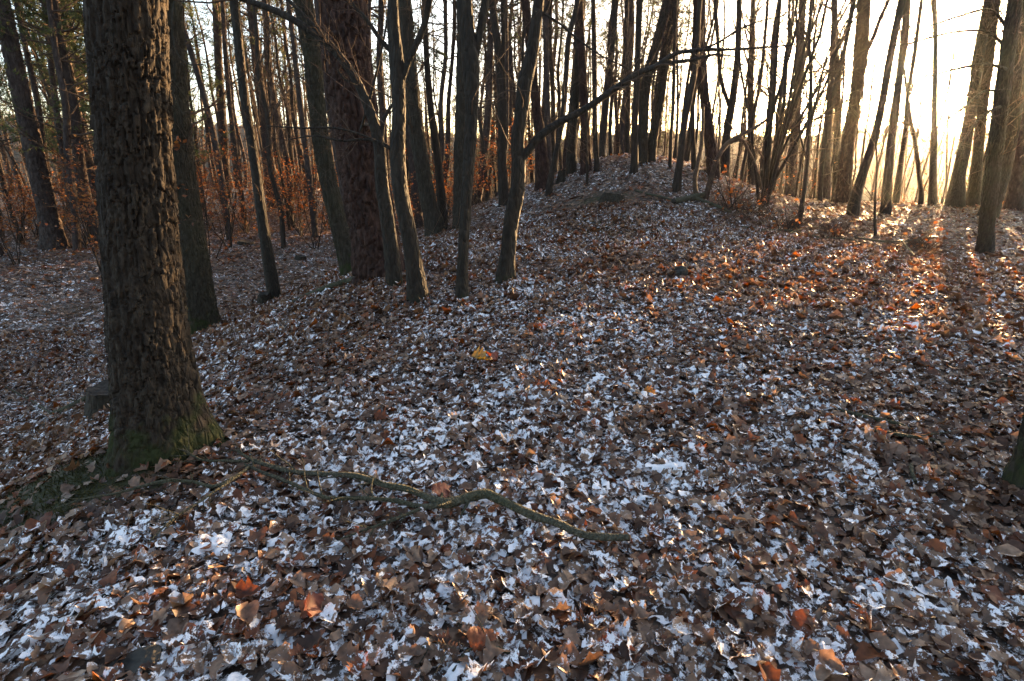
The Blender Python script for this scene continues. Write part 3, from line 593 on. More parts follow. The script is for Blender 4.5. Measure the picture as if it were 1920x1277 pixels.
def ordered(items, phrase):
    """items: (x, y, ...) -> a label for each, told apart by distance"""
    by = {}; out = [None] * len(items)
    for k, it in enumerate(items): by.setdefault(phrase(it), []).append(k)
    for ph, ks in by.items():
        ks.sort(key=lambda k: math.hypot(items[k][0], items[k][1])); w = {1: ['']}.get(len(ks)) or ['nearest'] + [o_ + ' nearest' for o_ in 'second third fourth fifth sixth seventh eighth ninth tenth eleventh twelfth thirteenth fourteenth fifteenth sixteenth seventeenth eighteenth nineteenth twentieth'.split()][:len(ks) - 2] + ['farthest']
        for q, k in enumerate(ks): out[k] = (w[min(q, len(w) - 1)] + ' ' + ph).strip()
    return out
made = 0; tries = 0; FILL = []
while made < 232 and tries < 9000:
    tries += 1
    q_ = rng.uniform(); a = rng.uniform(-44, 46) if q_ < .4 else rng.uniform(-44, -16) if q_ < .56 else rng.uniform(-14, 44); r = rng.uniform(19, 62)
    if a > 20 and rng.uniform() < .15: continue
    if a < -2 and r < 21 and rng.uniform() < .5: continue
    x = r * math.sin(math.radians(a)); y = r * math.cos(math.radians(a))
    if y < 17.5 or not clear(x, y, .9 + .01 * r) or sunline(x, y) < 1.1: continue
    uu = x * math.cos(SUN_AZ) - y * math.sin(SUN_AZ)
    if -6.8 < uu < 1.8 and rng.uniform() < .55: continue
    corridor = -6.8 < uu < 1.8
    if -30 < a < -4 and rng.uniform() < .55: continue
    q_ = rng.uniform(); kd = ('thicket_pine' if q_ < .8 else 'bare') if a < -30 else ('pine' if q_ < .55 else 'bare') if a < 14 else ('pine' if q_ < .12 else 'bare' if q_ < .45 else 'pole')
    FILL.append((kd, int(rng.integers(0, 20)), x, y, rng.uniform(.8, 1.2), tuple(rng.normal(0, .035, 2)))); FILL[-1] = ('pole',) + FILL[-1][1:] if corridor else FILL[-1]; TREES.append((x, y))
    made += 1

labs = ordered([(f[2], f[3], f[0]) for f in FILL], lambda it: ('background pine ' if 'pine' in it[2] else 'slender bare background tree ') + beside(it[0], it[1]))
for (kd, k, x, y, s_, ln_), lb in zip(FILL, labs):
    place(kd, k, x, y, s_, 'pine_tree' if 'pine' in kd else 'bare_tree', lb, 'background pines' if 'pine' in kd else 'slender bare trees of the background', ln_)

# far wood on the slopes, reads as one mass
def far_wood():
    g = np.random.default_rng(3); a = Acc(); n = 980
    az = np.radians(g.uniform(-56, 56, n)); r = 60 + 110 * g.uniform(0, 1, n) ** 1.3
    az[:460] = np.radians(g.uniform(-24, 50, 460)); r[:460] = g.uniform(36, 66, 460)
    uu = r * np.sin(az) * math.cos(SUN_AZ) - r * np.cos(az) * math.sin(SUN_AZ)
    cut = (np.arange(n) < 460) & (uu > -6.8) & (uu < 1.8) & (g.uniform(0, 1, n) < .7); r[cut] = g.uniform(70, 150, cut.sum())
    x = r * np.sin(az); y = r * np.cos(az); z = H(x, y)
    h = np.where(az < -.1, g.uniform(9, 17, n), g.uniform(7, 14.5, n))
    m = 6; t = np.linspace(0, 1, m)
    P = np.zeros((n, m, 3)); lean = g.normal(0, .05, (n, 2)); w = np.cumsum(g.normal(0, .12, (n, m, 2)), 1)
    P[:, :, 0] = x[:, None] + lean[:, :1] * h[:, None] * t + w[..., 0]; P[:, :, 1] = y[:, None] + lean[:, 1:] * h[:, None] * t + w[..., 1]
    P[:, :, 2] = z[:, None] + h[:, None] * t - .2
    R = (g.uniform(.06, .16, n) * np.where(r < 64, .6, 1))[:, None] * np.linspace(1, .15, m)[None]
    a.tube(P, R, 4)
    b1, q1 = grow(g, P, R, n * 9, .25, .98, 1., 2.8, 45, 4, .06, .14, .4, .014); a.tube(b1, q1, 3)
    b2, q2 = grow(g, b1, q1, n * 15, .2, .95, .5, 1.4, 42, 3, .05, .16, .6, .014); a.tube(b2, q2, 3)
    return a.mesh('distant_woods', M_FARWOOD)
tag(obj('distant_woods', far_wood()), 'bare woods filling the slopes beyond the ridge', kind='stuff')

def wood_around():  # unseen woods added behind the camera to keep open sky off the trunk fronts
    g = np.random.default_rng(8); a = Acc(); n = 140
    az = np.radians(g.uniform(84, 276, n)); rr_ = 5 + 42 * g.uniform(0, 1, n) ** .8
    x = rr_ * np.sin(az); y = rr_ * np.cos(az) - 2; z = H(x, y); h = g.uniform(11, 18, n); m = 6; t = np.linspace(0, 1, m)
    P = np.zeros((n, m, 3)); w = np.cumsum(g.normal(0, .1, (n, m, 2)), 1); P[:, :, 0] = x[:, None] + w[..., 0]; P[:, :, 1] = y[:, None] + w[..., 1]; P[:, :, 2] = z[:, None] + h[:, None] * t - .2
    R = g.uniform(.1, .24, n)[:, None] * np.linspace(1, .15, m)[None]; a.tube(P, R, 8)
    b1, q1 = grow(g, P, R, n * 15, .15, .98, 1., 2.8, 70, 5, .03, .14, .3, .012); a.tube(b1, q1, 3)
    b2, q2 = grow(g, b1, q1, n * 32, .2, .95, .5, 1.4, 42, 3, .02, .16, .6, .008); a.tube(b2, q2, 3)
    V, T = needle_tufts(g, b2[:, 1:].reshape(-1, 3), 8, .3, .06); a.add(V, T)
    return a.mesh('unseen_woods', M_FARWOOD)
tag(obj('unseen_woods', wood_around()), 'dense unseen woods behind the viewpoint, added to shade the trunk fronts', kind='stuff')

# ------------------------------------------------------------------ shrubs
def shrub(label, x, y, height, stems, seed, leaves=0, group=None, spread=.35, r0=.012, pts=None, name='shrub', nt=1.0):
    g = np.random.default_rng(seed); z = Hs(x, y); t = empty(name, (x, y, z), label, 'shrub', group)
    Nn = 9; d = g.normal(size=(stems, 3)) * spread; d[:, 2] = 1; d /= np.linalg.norm(d, axis=1, keepdims=True)
    P = np.zeros((stems, Nn, 3)); P[:, 0, :2] = g.normal(0, .06, (stems, 2)); P[:, 0, 2] = -.08
    Ln = height * g.uniform(.6, 1.1, (stems, 1))
    for k in range(1, Nn):
        d = d + .10 * g.normal(size=d.shape); d[:, 2] += .03; d /= np.linalg.norm(d, axis=1, keepdims=True); P[:, k] = P[:, k - 1] + d * Ln / (Nn - 1)
    R = r0 * g.uniform(.7, 1.3, (stems, 1)) * np.linspace(1, .25, Nn)[None]
    for k in range(stems):
        V, Q = tubes(P[k:k + 1], R[k:k + 1], 6); obj('stem', mesh_np('stem', V, [Q], M_BARE), t)
    a = Acc()
    b1, q1 = grow(g, P, R, int(stems * 9 * nt), .2, .97, .3 * height / 2, .75 * height / 2, 48, 6, .02, .14, .6, .004); a.tube(b1, q1, 3)
    b2, q2 = grow(g, b1, q1, int(stems * 16 * nt), .15, .95, .15, .5, 45, 5, .0, .15, .6, .003); a.tube(b2, q2, 3)
    c = obj('twigs', a.mesh('twigs', M_TWIG), t); c['kind'] = 'stuff'
    if leaves:
        p = np.concatenate([b2[:, 1:].reshape(-1, 3), b1[:, 2:].reshape(-1, 3)]); p = p[g.integers(0, len(p), leaves)] + g.normal(0, .02, (leaves, 3))
        V, Fq, col = leafcards(g, p, .10)
        obj('foliage', mesh_np('foliage', V, [Fq], M_COPPER, False, {'lc': ('FLOAT_COLOR', 'FACE', col)}), t)['kind'] = 'stuff'
    return t
COP = np.array([(.20, .075, .032), (.26, .11, .05), (.16, .065, .035), (.30, .15, .075), (.12, .055, .035)])
def leafcards(g, p, s):
    n = len(p); u = g.normal(size=(n, 3)); u[:, 2] *= .6; u /= np.linalg.norm(u, axis=1, keepdims=True); v = np.cross(u, g.normal(size=(n, 3))); v /= np.linalg.norm(v, axis=1, keepdims=True)
    w = np.cross(u, v); l = s * g.uniform(.6, 1.2, (n, 1))
    V = np.stack([p, p + u * l * .45 + v * l * .3 + w * l * .1, p + u * l, p + u * l * .45 - v * l * .3 + w * l * .1], 1).reshape(-1, 3)
    col = np.concatenate([COP[g.integers(0, 5, n)], np.ones((n, 1))], 1)
    return V, np.arange(4 * n).reshape(-1, 4), col
mo = [o for o in bpy.data.objects if o.get('label', '').startswith('dark oak with bright green')][0]
gs = np.random.default_rng(77)
for cx, cy, nn in ((327, 270, 9), (330, 352, 14), (322, 262, 5), (350, 410, 5)):
    pc = np.array([onplane(cx + gs.normal(0, 9), cy + gs.normal(0, 6), mo.location[1] - .45) for _ in range(nn)]) - np.array(mo.location)
    V, Fq, colr = leafcards(gs, pc, .09); st = np.array([[pc.mean(0) + [.3, .3, -.05]], [pc.mean(0)]]).reshape(2, 3)
    tw = mesh_np('leafy_twig', *(lambda q: (q[0], [q[1]]))(tubes(catmull(st, 5)[None], np.full((1, 5), .003), 4)), M_TWIG); to = obj('leafy_twig', tw, mo)
    obj('leaves', mesh_np('leaves', V, [Fq], M_COPPER, False, {'lc': ('FLOAT_COLOR', 'FACE', colr)}), to)['kind'] = 'stuff'
b = hit(529, 412); shrub('many stemmed bare shrub at the edge of the shaded wood', b[0], b[1], 2.6, 9, 601, 60, spread=.18)
b = hit(1430, 385); shrub('many stemmed shrub fanning up to the right of the mound', b[0], b[1], 6.2, 11, 602, 0, spread=.16, r0=.045)
b = hit(1372, 392); shrub('low twiggy shrub beside the mossy log right of the mound', b[0], b[1], 1.1, 12, 603, 60, spread=.5)
for k, (px, py, hh, lb) in enumerate([(1470, 432, .7, 'low tangled bush in the brush just below the straight trunk'), (1560, 445, .45, 'low tangled bush in the brush below the large leaning pine'), (1735, 470, .5, 'dense heap of dead twigs left of the dark front trunk'), (1405, 405, .8, 'low twiggy bush at the left foot of the many stemmed shrub')]):
    b = hit(px, py); shrub(lb, b[0], b[1], hh, 14, 605 + k, 30, spread=.9, r0=.007)
made = 0
spots = [(20, 400, 20), (60, 395, 22), (150, 392, 19), (170, 400, 15), (210, 380, 18), (380, 400, 17), (420, 395, 19), (455, 385, 23), (395, 380, 24), (560, 385, 22), (585, 392, 19), (610, 380, 24), (545, 380, 25), (690, 385, 22), (760, 390, 21), (840, 385, 22), (910, 385, 20), (895, 375, 24), (975, 370, 22), (30, 380, 26), (110, 380, 26), (240, 380, 24), (340, 380, 25), (480, 380, 27), (640, 380, 27), (10, 410, 16), (730, 380, 27), (130, 385, 21), (195, 385, 28), (70, 380, 30), (310, 385, 20), (370, 375, 28), (430, 378, 30), (500, 376, 31), (570, 376, 30), (660, 385, 20), (805, 380, 26), (860, 378, 28), (940, 375, 27)]
XY = [(raydir(px, py)[0] / raydir(px, py)[1] * D, D) for px, py, D in spots]
for k, ((x, D), lb) in enumerate(zip(XY, ordered(XY, lambda it: 'copper leaved sapling clump ' + beside(*it)))):
    shrub(lb, x, D, rng.uniform(2.2, 4.2), int(rng.integers(5, 9)), 620 + k, int(rng.integers(350, 750)), 'copper leaved saplings', .22, .016)
XY = [(raydir(px, py)[0] / raydir(px, py)[1] * D, D) for px, py, D in [(1640, 390, 25), (1770, 392, 26), (1500, 380, 25), (1460, 372, 26), (1600, 385, 28), (1730, 385, 29), (1690, 385, 31), (1530, 385, 32), (1570, 385, 35), (1650, 385, 34), (1800, 385, 33), (1840, 385, 29), (1880, 385, 32), (1420, 385, 30), (1380, 380, 33), (1750, 385, 36), (1480, 380, 36), (1900, 385, 27)]]
for k, ((x, D), lb) in enumerate(zip(XY, ordered(XY, lambda it: 'bare twiggy bush on the ridge edge ' + beside(*it)))):
    shrub(lb, x, D, rng.uniform(1.6, 3.0), 6, 660 + k, 40, 'twiggy bushes on the ridge edge', .3, .012)

def brush(name, label, regs, seed, mat, ln=(.25, .7), rad=.0025, upk=.5, arch=.25):
    g = np.random.default_rng(seed); a = Acc()
    for (px0, px1, py0, py1, n) in regs:
        P0 = np.array([hit(*q)[:3] for q in np.stack([g.uniform(px0, px1, 60), g.uniform(py0, py1, 60)], 1)])
        c = P0[g.integers(0, 60, n)]; c[:, :2] += g.normal(0, .35, (n, 2)); c[:, 2] = H(c[:, 0], c[:, 1]) - .01
        d = g.normal(size=(n, 3)); d[:, 2] = np.abs(d[:, 2]) * upk + .15; d /= np.linalg.norm(d, axis=1, keepdims=True)
        m = 3 if mat == M_MOSS else 5; P = np.zeros((n, m, 3)); P[:, 0] = c; Ls = g.uniform(*ln, (n, 1))
        for k in range(1, m):
            d = d + .16 * g.normal(size=d.shape); d[:, 2] -= arch * k / m; d /= np.linalg.norm(d, axis=1, keepdims=True); P[:, k] = P[:, k - 1] + d * Ls / (m - 1)
        a.tube(P, np.full((n, 1), rad) * np.linspace(1.4, .4, m)[None], 3)
    return tag(obj(name, a.mesh(name, mat)), label, kind='stuff')
brush('undergrowth', 'tangled dry brush between the mound and the right hand trees', [(1340, 1480, 372, 430, 600), (1440, 1620, 415, 465, 700), (1600, 1800, 450, 480, 300), (1680, 1770, 455, 480, 350), (1520, 1640, 405, 425, 100)], 700, M_BRUSH, (.12, .42), .0042, .25)
brush('undergrowth', 'fine dead twigs along the edge of the shaded wood', [(0, 200, 400, 470, 900), (350, 640, 395, 440, 900), (640, 900, 400, 440, 500), (0, 200, 395, 415, 600)], 701, M_BRUSH, (.3, 1.1), .004, 1.2)
brush('dry_grass', 'tuft of pale dry grass catching the sun in the left hollow', [(150, 185, 578, 590, 260)], 702, M_DRY, (.1, .28), .0015, 1.6)
brush('moss', 'green moss bank at the foot of the near oak', [(20, 250, 885, 1000, 3800), (100, 230, 890, 930, 2200)], 703, M_MOSS, (.012, .05), .003, 1.0, .3)
brush('moss', 'dark green moss on the front face of the mound', [(1050, 1230, 412, 440, 2600)], 704, M_MOSS, (.03, .08), .004, 1.2, .1)

# ------------------------------------------------------------------ fallen branches, stumps, stones
def wood_line(name, parent, pix, mat, seed, lift=.02, sides=9, arch=0.):
    q = []; w = []
    for k, (px, py, ww) in enumerate(pix):
        p = hit(px, py); r = pxw(p, ww) / 2; r *= .8; p[:2] += np.random.default_rng(seed * 31 + k).normal(0, .25 * r, 2); p[2] += r * .7 + lift + .004 * math.sin(k * 2.1 + seed) + arch * math.sin(math.pi * k / max(1, len(pix) - 1)); q.append(p); w.append(r)
    q = np.array(q); w = np.array(w); o0 = np.array(parent.location) if parent else q[0]
    return obj(name, trunk_mesh(q - o0, w, mat, sides, 14 * len(pix), 'stick', seed, 0., name), parent), q, w
def cap(parent, c, axis_, r, nm='cut_end'):
    ax = axis_ / np.linalg.norm(axis_); u = np.cross(ax, [0, 0, 1]); u /= np.linalg.norm(u); v = np.cross(ax, u)
    th = np.arange(12) * 2 * np.pi / 12; g = np.random.default_rng(5)
    ring = c + r * (np.cos(th)[:, None] * u + np.sin(th)[:, None] * v) + ax * g.uniform(0, .006, (12, 1)); V = np.concatenate([ring, [c + ax * .008], ring - ax * .02])
    T = np.array([(k, (k + 1) % 12, 12) for k in range(12)]); Q = np.array([(13 + k, 13 + (k + 1) % 12, (k + 1) % 12, k) for k in range(12)])
    return obj(nm, mesh_np(nm, V, [T, Q], M_CUT), parent)
def fallen(label, lines, seed, twigs=0, lift=.032, name='fallen_branch', mat=M_DEAD, group=None):
    b = hit(lines[0][0][0], lines[0][0][1]); t = empty(name, b, label, 'branch', group)
    allq = []
    for k, ln in enumerate(lines):
        o, q, w = wood_line('main_stem' if k == 0 else 'side_branch', t, ln, mat, seed + k, lift, 10 if k == 0 else 7); allq.append((q, w))
    q, w = allq[0]; cap(t, q[0] - b, q[0] - q[1], w[0] * .97)
    if twigs:
        g = np.random.default_rng(seed + 50); a = Acc()
        for q, w in allq:
            PL = catmull(np.concatenate([q - b, w[:, None]], 1), 14)
            c, s = grow(g, PL[None, :, :3], PL[None, :, 3], twigs, .3, 1, .06, .25, 40, 4, .03, .12, .5, .0018); a.tube(c, s, 4)
        obj('twigs', a.mesh('twigs', M_DEAD), t)['kind'] = 'stuff'
    return t
fallen('long forked dead branch with mossy bark lying across the foreground leaves',
    [[(1176, 1038, 17), (1140, 1034, 18), (1095, 1028, 19), (1040, 1008, 20), (1000, 994, 21), (950, 972, 22), (905, 957, 24), (870, 960, 23), (838, 970, 25), (815, 965, 20), (770, 945, 17), (720, 930, 15), (670, 917, 14), (600, 911, 13), (545, 906, 12), (500, 893, 10), (470, 880, 9), (445, 864, 4)],
     [(835, 970, 15), (800, 972, 14), (745, 966, 11), (680, 958, 10), (615, 955, 10), (575, 940, 9), (535, 922, 9), (490, 905, 8), (462, 892, 6)],
     [(815, 968, 9), (770, 985, 9), (730, 1003, 8), (690, 1015, 6), (640, 1034, 4)],
     [(470, 884, 8), (430, 886, 7), (390, 884, 6), (356, 868, 6), (328, 850, 5)],
     [(472, 897, 7), (440, 922, 9), (415, 931, 9), (360, 924, 7), (314, 925, 7), (260, 937, 7), (225, 945, 6), (165, 958, 5), (107, 975, 3)],
     [(455, 912, 5), (404, 947, 5), (370, 968, 5), (337, 992, 5), (305, 1018, 4), (284, 1040, 3)]], 800, 16, .058)
fallen('thin forked twig at the bottom among the nearest leaves', [[(965, 1245, 10), (945, 1238, 9), (915, 1226, 8), (885, 1215, 7), (868, 1195, 5), (850, 1180, 3)], [(890, 1222, 6), (850, 1228, 5), (800, 1232, 4), (760, 1240, 3)], [(900, 1222, 4), (880, 1240, 4), (850, 1275, 4)]], 820, 2)
fallen('dark dead stick on the leaves right of centre, upper of two', [[(1570, 780, 5), (1600, 787, 9), (1640, 797, 9), (1680, 808, 8), (1710, 818, 4)]], 825, 1)
fallen('dark dead stick on the leaves right of centre, lower and longer of two', [[(1605, 815, 4), (1650, 822, 8), (1700, 832, 9), (1745, 836, 7), (1790, 850, 3)]], 828, 2)
fallen('short stick standing out of the leaves left of the lower right tree', [[(1704, 885, 8), (1708, 900, 9), (1712, 918, 8)]], 830, 0)
fallen('thin stick in the mid distance on the right', [[(1615, 682, 5), (1650, 683, 6), (1690, 686, 4)]], 832, 0)
fallen('pale thin stick near the right edge of the leaves', [[(1810, 735, 3), (1850, 728, 4), (1895, 718, 4)]], 834, 1)
fallen('dead branch in the hollow left of the near oak', [[(190, 742, 12), (165, 755, 12), (130, 770, 10), (95, 782, 6)], [(95, 780, 5), (60, 757, 4), (10, 730, 3)], [(120, 776, 4), (90, 800, 4), (60, 810, 3)]], 836, 3)
fallen('grey log lying on the bank left of the red pine', [[(690, 528, 17), (650, 536, 15), (615, 548, 13), (570, 562, 9), (545, 575, 5)]], 840, 2)
fallen('mossy dead log among tangled sticks on the mound front', [[(1262, 384, 13), (1285, 380, 15), (1305, 374, 14), (1325, 370, 10)], [(1300, 376, 9), (1330, 386, 8), (1370, 402, 7)]], 842, 4)
fallen('long thin stick lying across the mound face', [[(1190, 360, 3), (1215, 368, 5), (1240, 373, 5), (1262, 380, 4)]], 845, 1)
fallen('dead branch lying in the brush right of the mound', [[(1390, 428, 3), (1425, 434, 4), (1480, 437, 5), (1530, 448, 4), (1580, 452, 4), (1640, 462, 2)], [(1480, 442, 5), (1510, 432, 4), (1535, 428, 3)]], 848, 5, .03)
fallen('pale curved stick in the brush below the right hand trees', [[(1600, 455, 4), (1650, 462, 5), (1700, 462, 5), (1740, 450, 4)], [(1690, 462, 4), (1700, 475, 4), (1712, 490, 3)]], 850, 2, .09)
# arching dead limb beside the mound
t = empty('fallen_branch', hit(1322, 372), 'arching dead limb rising from the tangled log to the right', 'branch'); Y0 = t.location[1]
for nm, ln in (('main_stem', [(1322, 374, 11), (1333, 335, 10), (1344, 300, 9), (1363, 270, 9), (1386, 255, 7), (1420, 237, 6), (1440, 222, 4)]), ('side_branch', [(1306, 372, 8), (1303, 335, 8), (1310, 300, 7), (1316, 260, 6), (1318, 200, 5)]), ('side_branch', [(1363, 270, 5), (1390, 262, 5), (1405, 285, 5), (1420, 320, 5), (1428, 355, 5)])):
    q = np.array([onplane(a, b_, Y0) for a, b_, c in ln]); w = np.array([pxw(p, c[2]) / 2 for p, c in zip(q, ln)])
    obj(nm, trunk_mesh(q - np.array(t.location), w, M_TWIG, 8, 50, 'horn', 860 + len(ln), 0, nm), t)

def stump(label, px, py, wpx, hgt, seed, mat):
    b = hit(px, py); r = pxw(b, wpx) / 2; t = empty('tree_stump', b, label, 'stump')
    P = np.array([[0, 0, -.15], [0, 0, 0], [.01, 0, hgt * .5], [.02, 0, hgt]]); R = np.array([r * 1.15, r * 1.1, r, r * .96])
    me = trunk_mesh(P, R, mat, 36, 40, 'oak', seed, .45, 'trunk')
    g = np.random.default_rng(seed); n = len(me.vertices); co = np.zeros(n * 3); me.vertices.foreach_get('co', co); co = co.reshape(-1, 36, 3)
    jag = .12 * hgt * np.abs(np.cumsum(g.normal(0, .5, 36))); jag = jag - np.linspace(0, jag[-1], 36); co[-4:, :, 2] += np.clip(jag, -.2 * hgt, .25 * hgt) * np.array([.25, .5, .75, 1])[:, None]
    me.vertices.foreach_set('co', co.ravel()); me.update(); obj('trunk', me, t)
    top = co[-1]; c = top.mean(0) - [0, 0, .02 + .1 * hgt]; mid = (top + c) / 2 - [0, 0, .01]
    V = np.concatenate([top * .999, mid, [c]]); Q = np.array([(k, (k + 1) % 36, 36 + (k + 1) % 36, 36 + k) for k in range(36)]); T = np.array([(36 + k, 36 + (k + 1) % 36, 72) for k in range(36)])
    obj('cut_top', mesh_np('cut_top', V, [Q, T], M_CUT), t); return t
stump('dark broken stump half hidden behind the near oak', 214, 765, 74, .22, 900, M_OAK3)
stump('low sawn stump dusted with frost on the mound front', 1150, 374, 34, .12, 901, M_OAK3)
stump('small rotten stump beside the lone slender hornbeam', 495, 570, 20, .2, 902, M_OAK3)
stump('small dark stump in the brush right of the mound', 1488, 428, 17, .15, 903, M_OAK3)
stump('mossy low stump in the hollow beyond the mossy oak', 462, 458, 22, .1, 904, M_OAK3)
stump('dark stub on the sunlit leaves left of the dark leaning trunk', 563, 487, 17, .12, 905, M_OAK3)
stump('short stump at the left foot of the mound top trees', 1052, 342, 14, .3, 906, M_OAK3)
def stone(label, px, py, sx, sy, sz, seed):
    b = hit(px, py); g = np.random.default_rng(seed); n, m = 20, 10
    u = np.arange(n) / n * 2 * np.pi; v = np.linspace(-.5, .5, m) * np.pi; U, Vv = np.meshgrid(u, v)
    f = lambda a: np.sign(a) * np.abs(a) ** .6
    k = 1 + .35 * (fbm(U / 6.2832 * 4, Vv * 2, seed, 3, 4) - .5)
    X = np.stack([sx * f(np.cos(U) * np.cos(Vv)) * k, sy * f(np.sin(U) * np.cos(Vv)) * k, sz * f(np.sin(Vv)) * k + .25 * np.cos(U) * sz], -1).reshape(-1, 3)
    i = np.arange(m - 1)[:, None] * n; j = np.arange(n)[None]
    Q = np.stack(np.broadcast_arrays(i + j, i + (j + 1) % n, i + n + (j + 1) % n, i + n + j), -1).reshape(-1, 4)
    o = obj('stone', mesh_np('stone', X, [Q], M_STONE, False), None, b + np.array([0, 0, sz * .55])); o.rotation_euler = (.1, -.15, .35); return tag(o, label, 'stone')
stone('dark flat stone lying at the bottom left among snowy leaves', 255, 1258, .085, .055, .026, 1)
stone('grey fist sized stone on the leaves in the middle distance', 1270, 518, .12, .08, .06, 2)

# ------------------------------------------------------------------ leaf litter
def leaf_template(g, n, style):
    if n == 1:                                                # far away: one bent lozenge
        c = g.uniform(-.15, .2, 2); return np.array([(-.5, 0, c[0]), (g.uniform(-.15, .15), -.3, 0), (.5, 0, c[1]), (g.uniform(-.15, .15), .3, 0)]), np.array([(0, 1, 2, 3)])
    t = np.linspace(0, 1, n + 1); base = np.sin(np.pi * np.clip(t, 0, 1) ** .75) ** .8 * .32
    if style == 0: wl = np.where(np.arange(n + 1) % 2 == 1, 1.14, .80); wr = wl.copy()
    elif style == 1: wl = 1 + .25 * np.cos(np.arange(n + 1) * 2.2 + g.uniform(0, 6)); wr = 1 + .25 * np.cos(np.arange(n + 1) * 2.2 + g.uniform(0, 6))
    else: wl = wr = np.ones(n + 1)
    wl = base * wl * g.uniform(.85, 1.15, n + 1) + .012; wr = base * wr * g.uniform(.85, 1.15, n + 1) + .012
    cup = g.uniform(-1.3, 1.9); bend = g.uniform(-.9, .9); tw = g.normal(0, .6); side = g.normal(0, .12)
    z = bend * (t - .5) ** 2
    sh = side * np.sin(np.pi * t); jl = .045 * g.normal(size=n + 1); jr = .045 * g.normal(size=n + 1); sk = .07 if style == 0 else 0
    odd = (np.arange(n + 1) % 2) * sk
    Mv = np.stack([t - .5, sh, z], 1)
    Lv = np.stack([t - .5 + odd, sh + wl, z + cup * wl**2 * 2 + tw * (t - .5) * wl + jl], 1); Rv = np.stack([t - .5 + odd, sh - wr, z + cup * wr**2 * 2 - tw * (t - .5) * wr + jr], 1)
    V = np.concatenate([Lv, Mv, Rv]); i = np.arange(n); m = n + 1
    Q = np.concatenate([np.stack([m + i, m + i + 1, i + 1, i], 1), np.stack([2 * m + i, 2 * m + i + 1, m + i + 1, m + i], 1)])
    return V, Q
LC = np.array([.96, .86, .76]) * np.array([(.165, .103, .072), (.225, .155, .115), (.07, .040, .027), (.28, .205, .155), (.23, .088, .038), (.12, .066, .045), (.34, .26, .205), (.16, .062, .032), (.19, .135, .105), (.085, .055, .042)])
LP = np.array([.18, .15, .15, .09, .06, .16, .04, .07, .07, .07])
def leaf_pose(g, n, flat):
    yaw = g.uniform(0, 2 * np.pi, n); nrm = np.concatenate([g.normal(0, flat, (n, 2)), np.ones((n, 1))], 1); nrm /= np.linalg.norm(nrm, axis=1, keepdims=True)
    a = np.stack([np.cos(yaw), np.sin(yaw), np.zeros(n)], 1); a -= (a * nrm).sum(1, keepdims=True) * nrm; a /= np.linalg.norm(a, axis=1, keepdims=True)
    return np.stack([a, np.cross(nrm, a), nrm], 1)            # rows are the leaf axes
def wedge(g, n, r0, r1, half=48):
    r = np.sqrt(g.uniform(r0**2, r1**2, n)); a = np.radians(g.uniform(-half, half, n)); return r * np.sin(a), r * np.cos(a) - .3
TR = np.array(TREES)
def litter(g, n, r0, r1, size, nseg, variants, flat, dens=None):
    x, y = wedge(g, n, r0, r1)
    keep = g.uniform(0, 1, n) > .88 * sst(.3, .8, moss_mask(x, y))
    for tx, ty, rr in ((-2.08, 3.22, .22),): keep &= np.hypot(x - tx, y - ty) > rr
    x = x[keep]; y = y[keep]; n = len(x)
    lay = g.uniform(0, 1, n)                                  # height in the litter
    z = H(x, y) + .004 + lay ** 1.4 * .038
    sz = size * g.lognormal(-.06, .34, n).clip(.4, 1.7)
    R = leaf_pose(g, n, flat); 
    e = .05; nx_ = -(H(x + e, y) - H(x - e, y)) / (2 * e); ny_ = -(H(x, y + e) - H(x, y - e)) / (2 * e)
    R[:, 0, 2] -= R[:, 0, 0] * nx_ + R[:, 0, 1] * ny_; R[:, 1, 2] -= R[:, 1, 0] * nx_ + R[:, 1, 1] * ny_
    ci = g.choice(len(LC), n, p=LP / LP.sum())
    col = LC[ci] * g.uniform(.75, 1.25, (n, 1))
    sn = snow_mask(x, y) + .085 - .17 * lay + g.normal(0, .06, n)
    sn = np.where(g.uniform(0, 1, n) < .2, -1, sn)
    return x, y, z, sz, R, col, sn
def litter_mesh(name, batches):
    acc = Acc(); C = []; SNW = []
    for (g, d, nseg, nv) in batches:
        x, y, z, sz, R, col, sn = d; n = len(x); var = g.integers(0, nv, n)
        for k in range(nv):
            V, Q = leaf_template(g, nseg, (0, 1, 2, 1, 0, 2)[k % 6]); s = var == k; m = int(s.sum())
            if not m: continue
            X = np.einsum('vi,nij->nvj', V, R[s]) * sz[s][:, None, None] + np.stack([x[s], y[s], z[s]], 1)[:, None]
            F = (np.arange(m)[:, None, None] * len(V) + Q[None]).reshape(-1, 4)
            acc.add(X.reshape(-1, 3), F); C.append(np.repeat(np.concatenate([col[s], np.ones((m, 1))], 1), len(Q), 0)); SNW.append(np.repeat(sn[s], len(Q)))
    return acc.mesh(name, M_LEAF, True, {'lc': ('FLOAT_COLOR', 'FACE', np.concatenate(C)), 'snow': ('FLOAT', 'FACE', np.concatenate(SNW))})
g = np.random.default_rng(42)
d1 = litter(g, 28000, 1.0, 5.6, .064, 6, 24, .25)
px_, py_ = project_all = (lambda P: (960 + F_PX * (P - EYE)[:, 0] / ((P - EYE) @ CF), 638.5 - F_PX * ((P - EYE) @ CU) / ((P - EYE) @ CF)))(np.stack([d1[0], d1[1], d1[2]], 1))
show = (px_ > 20) & (px_ < 1900) & (py_ > 600) & (py_ < 1262)
gz = H(d1[0], d1[1]); rank = np.where(show & (d1[2] - gz > .022), np.hypot(d1[0], d1[1]) - 3 * d1[3], 99)
pick = np.argsort(rank)[:300]
rest = np.ones(len(d1[0]), bool); rest[pick] = False
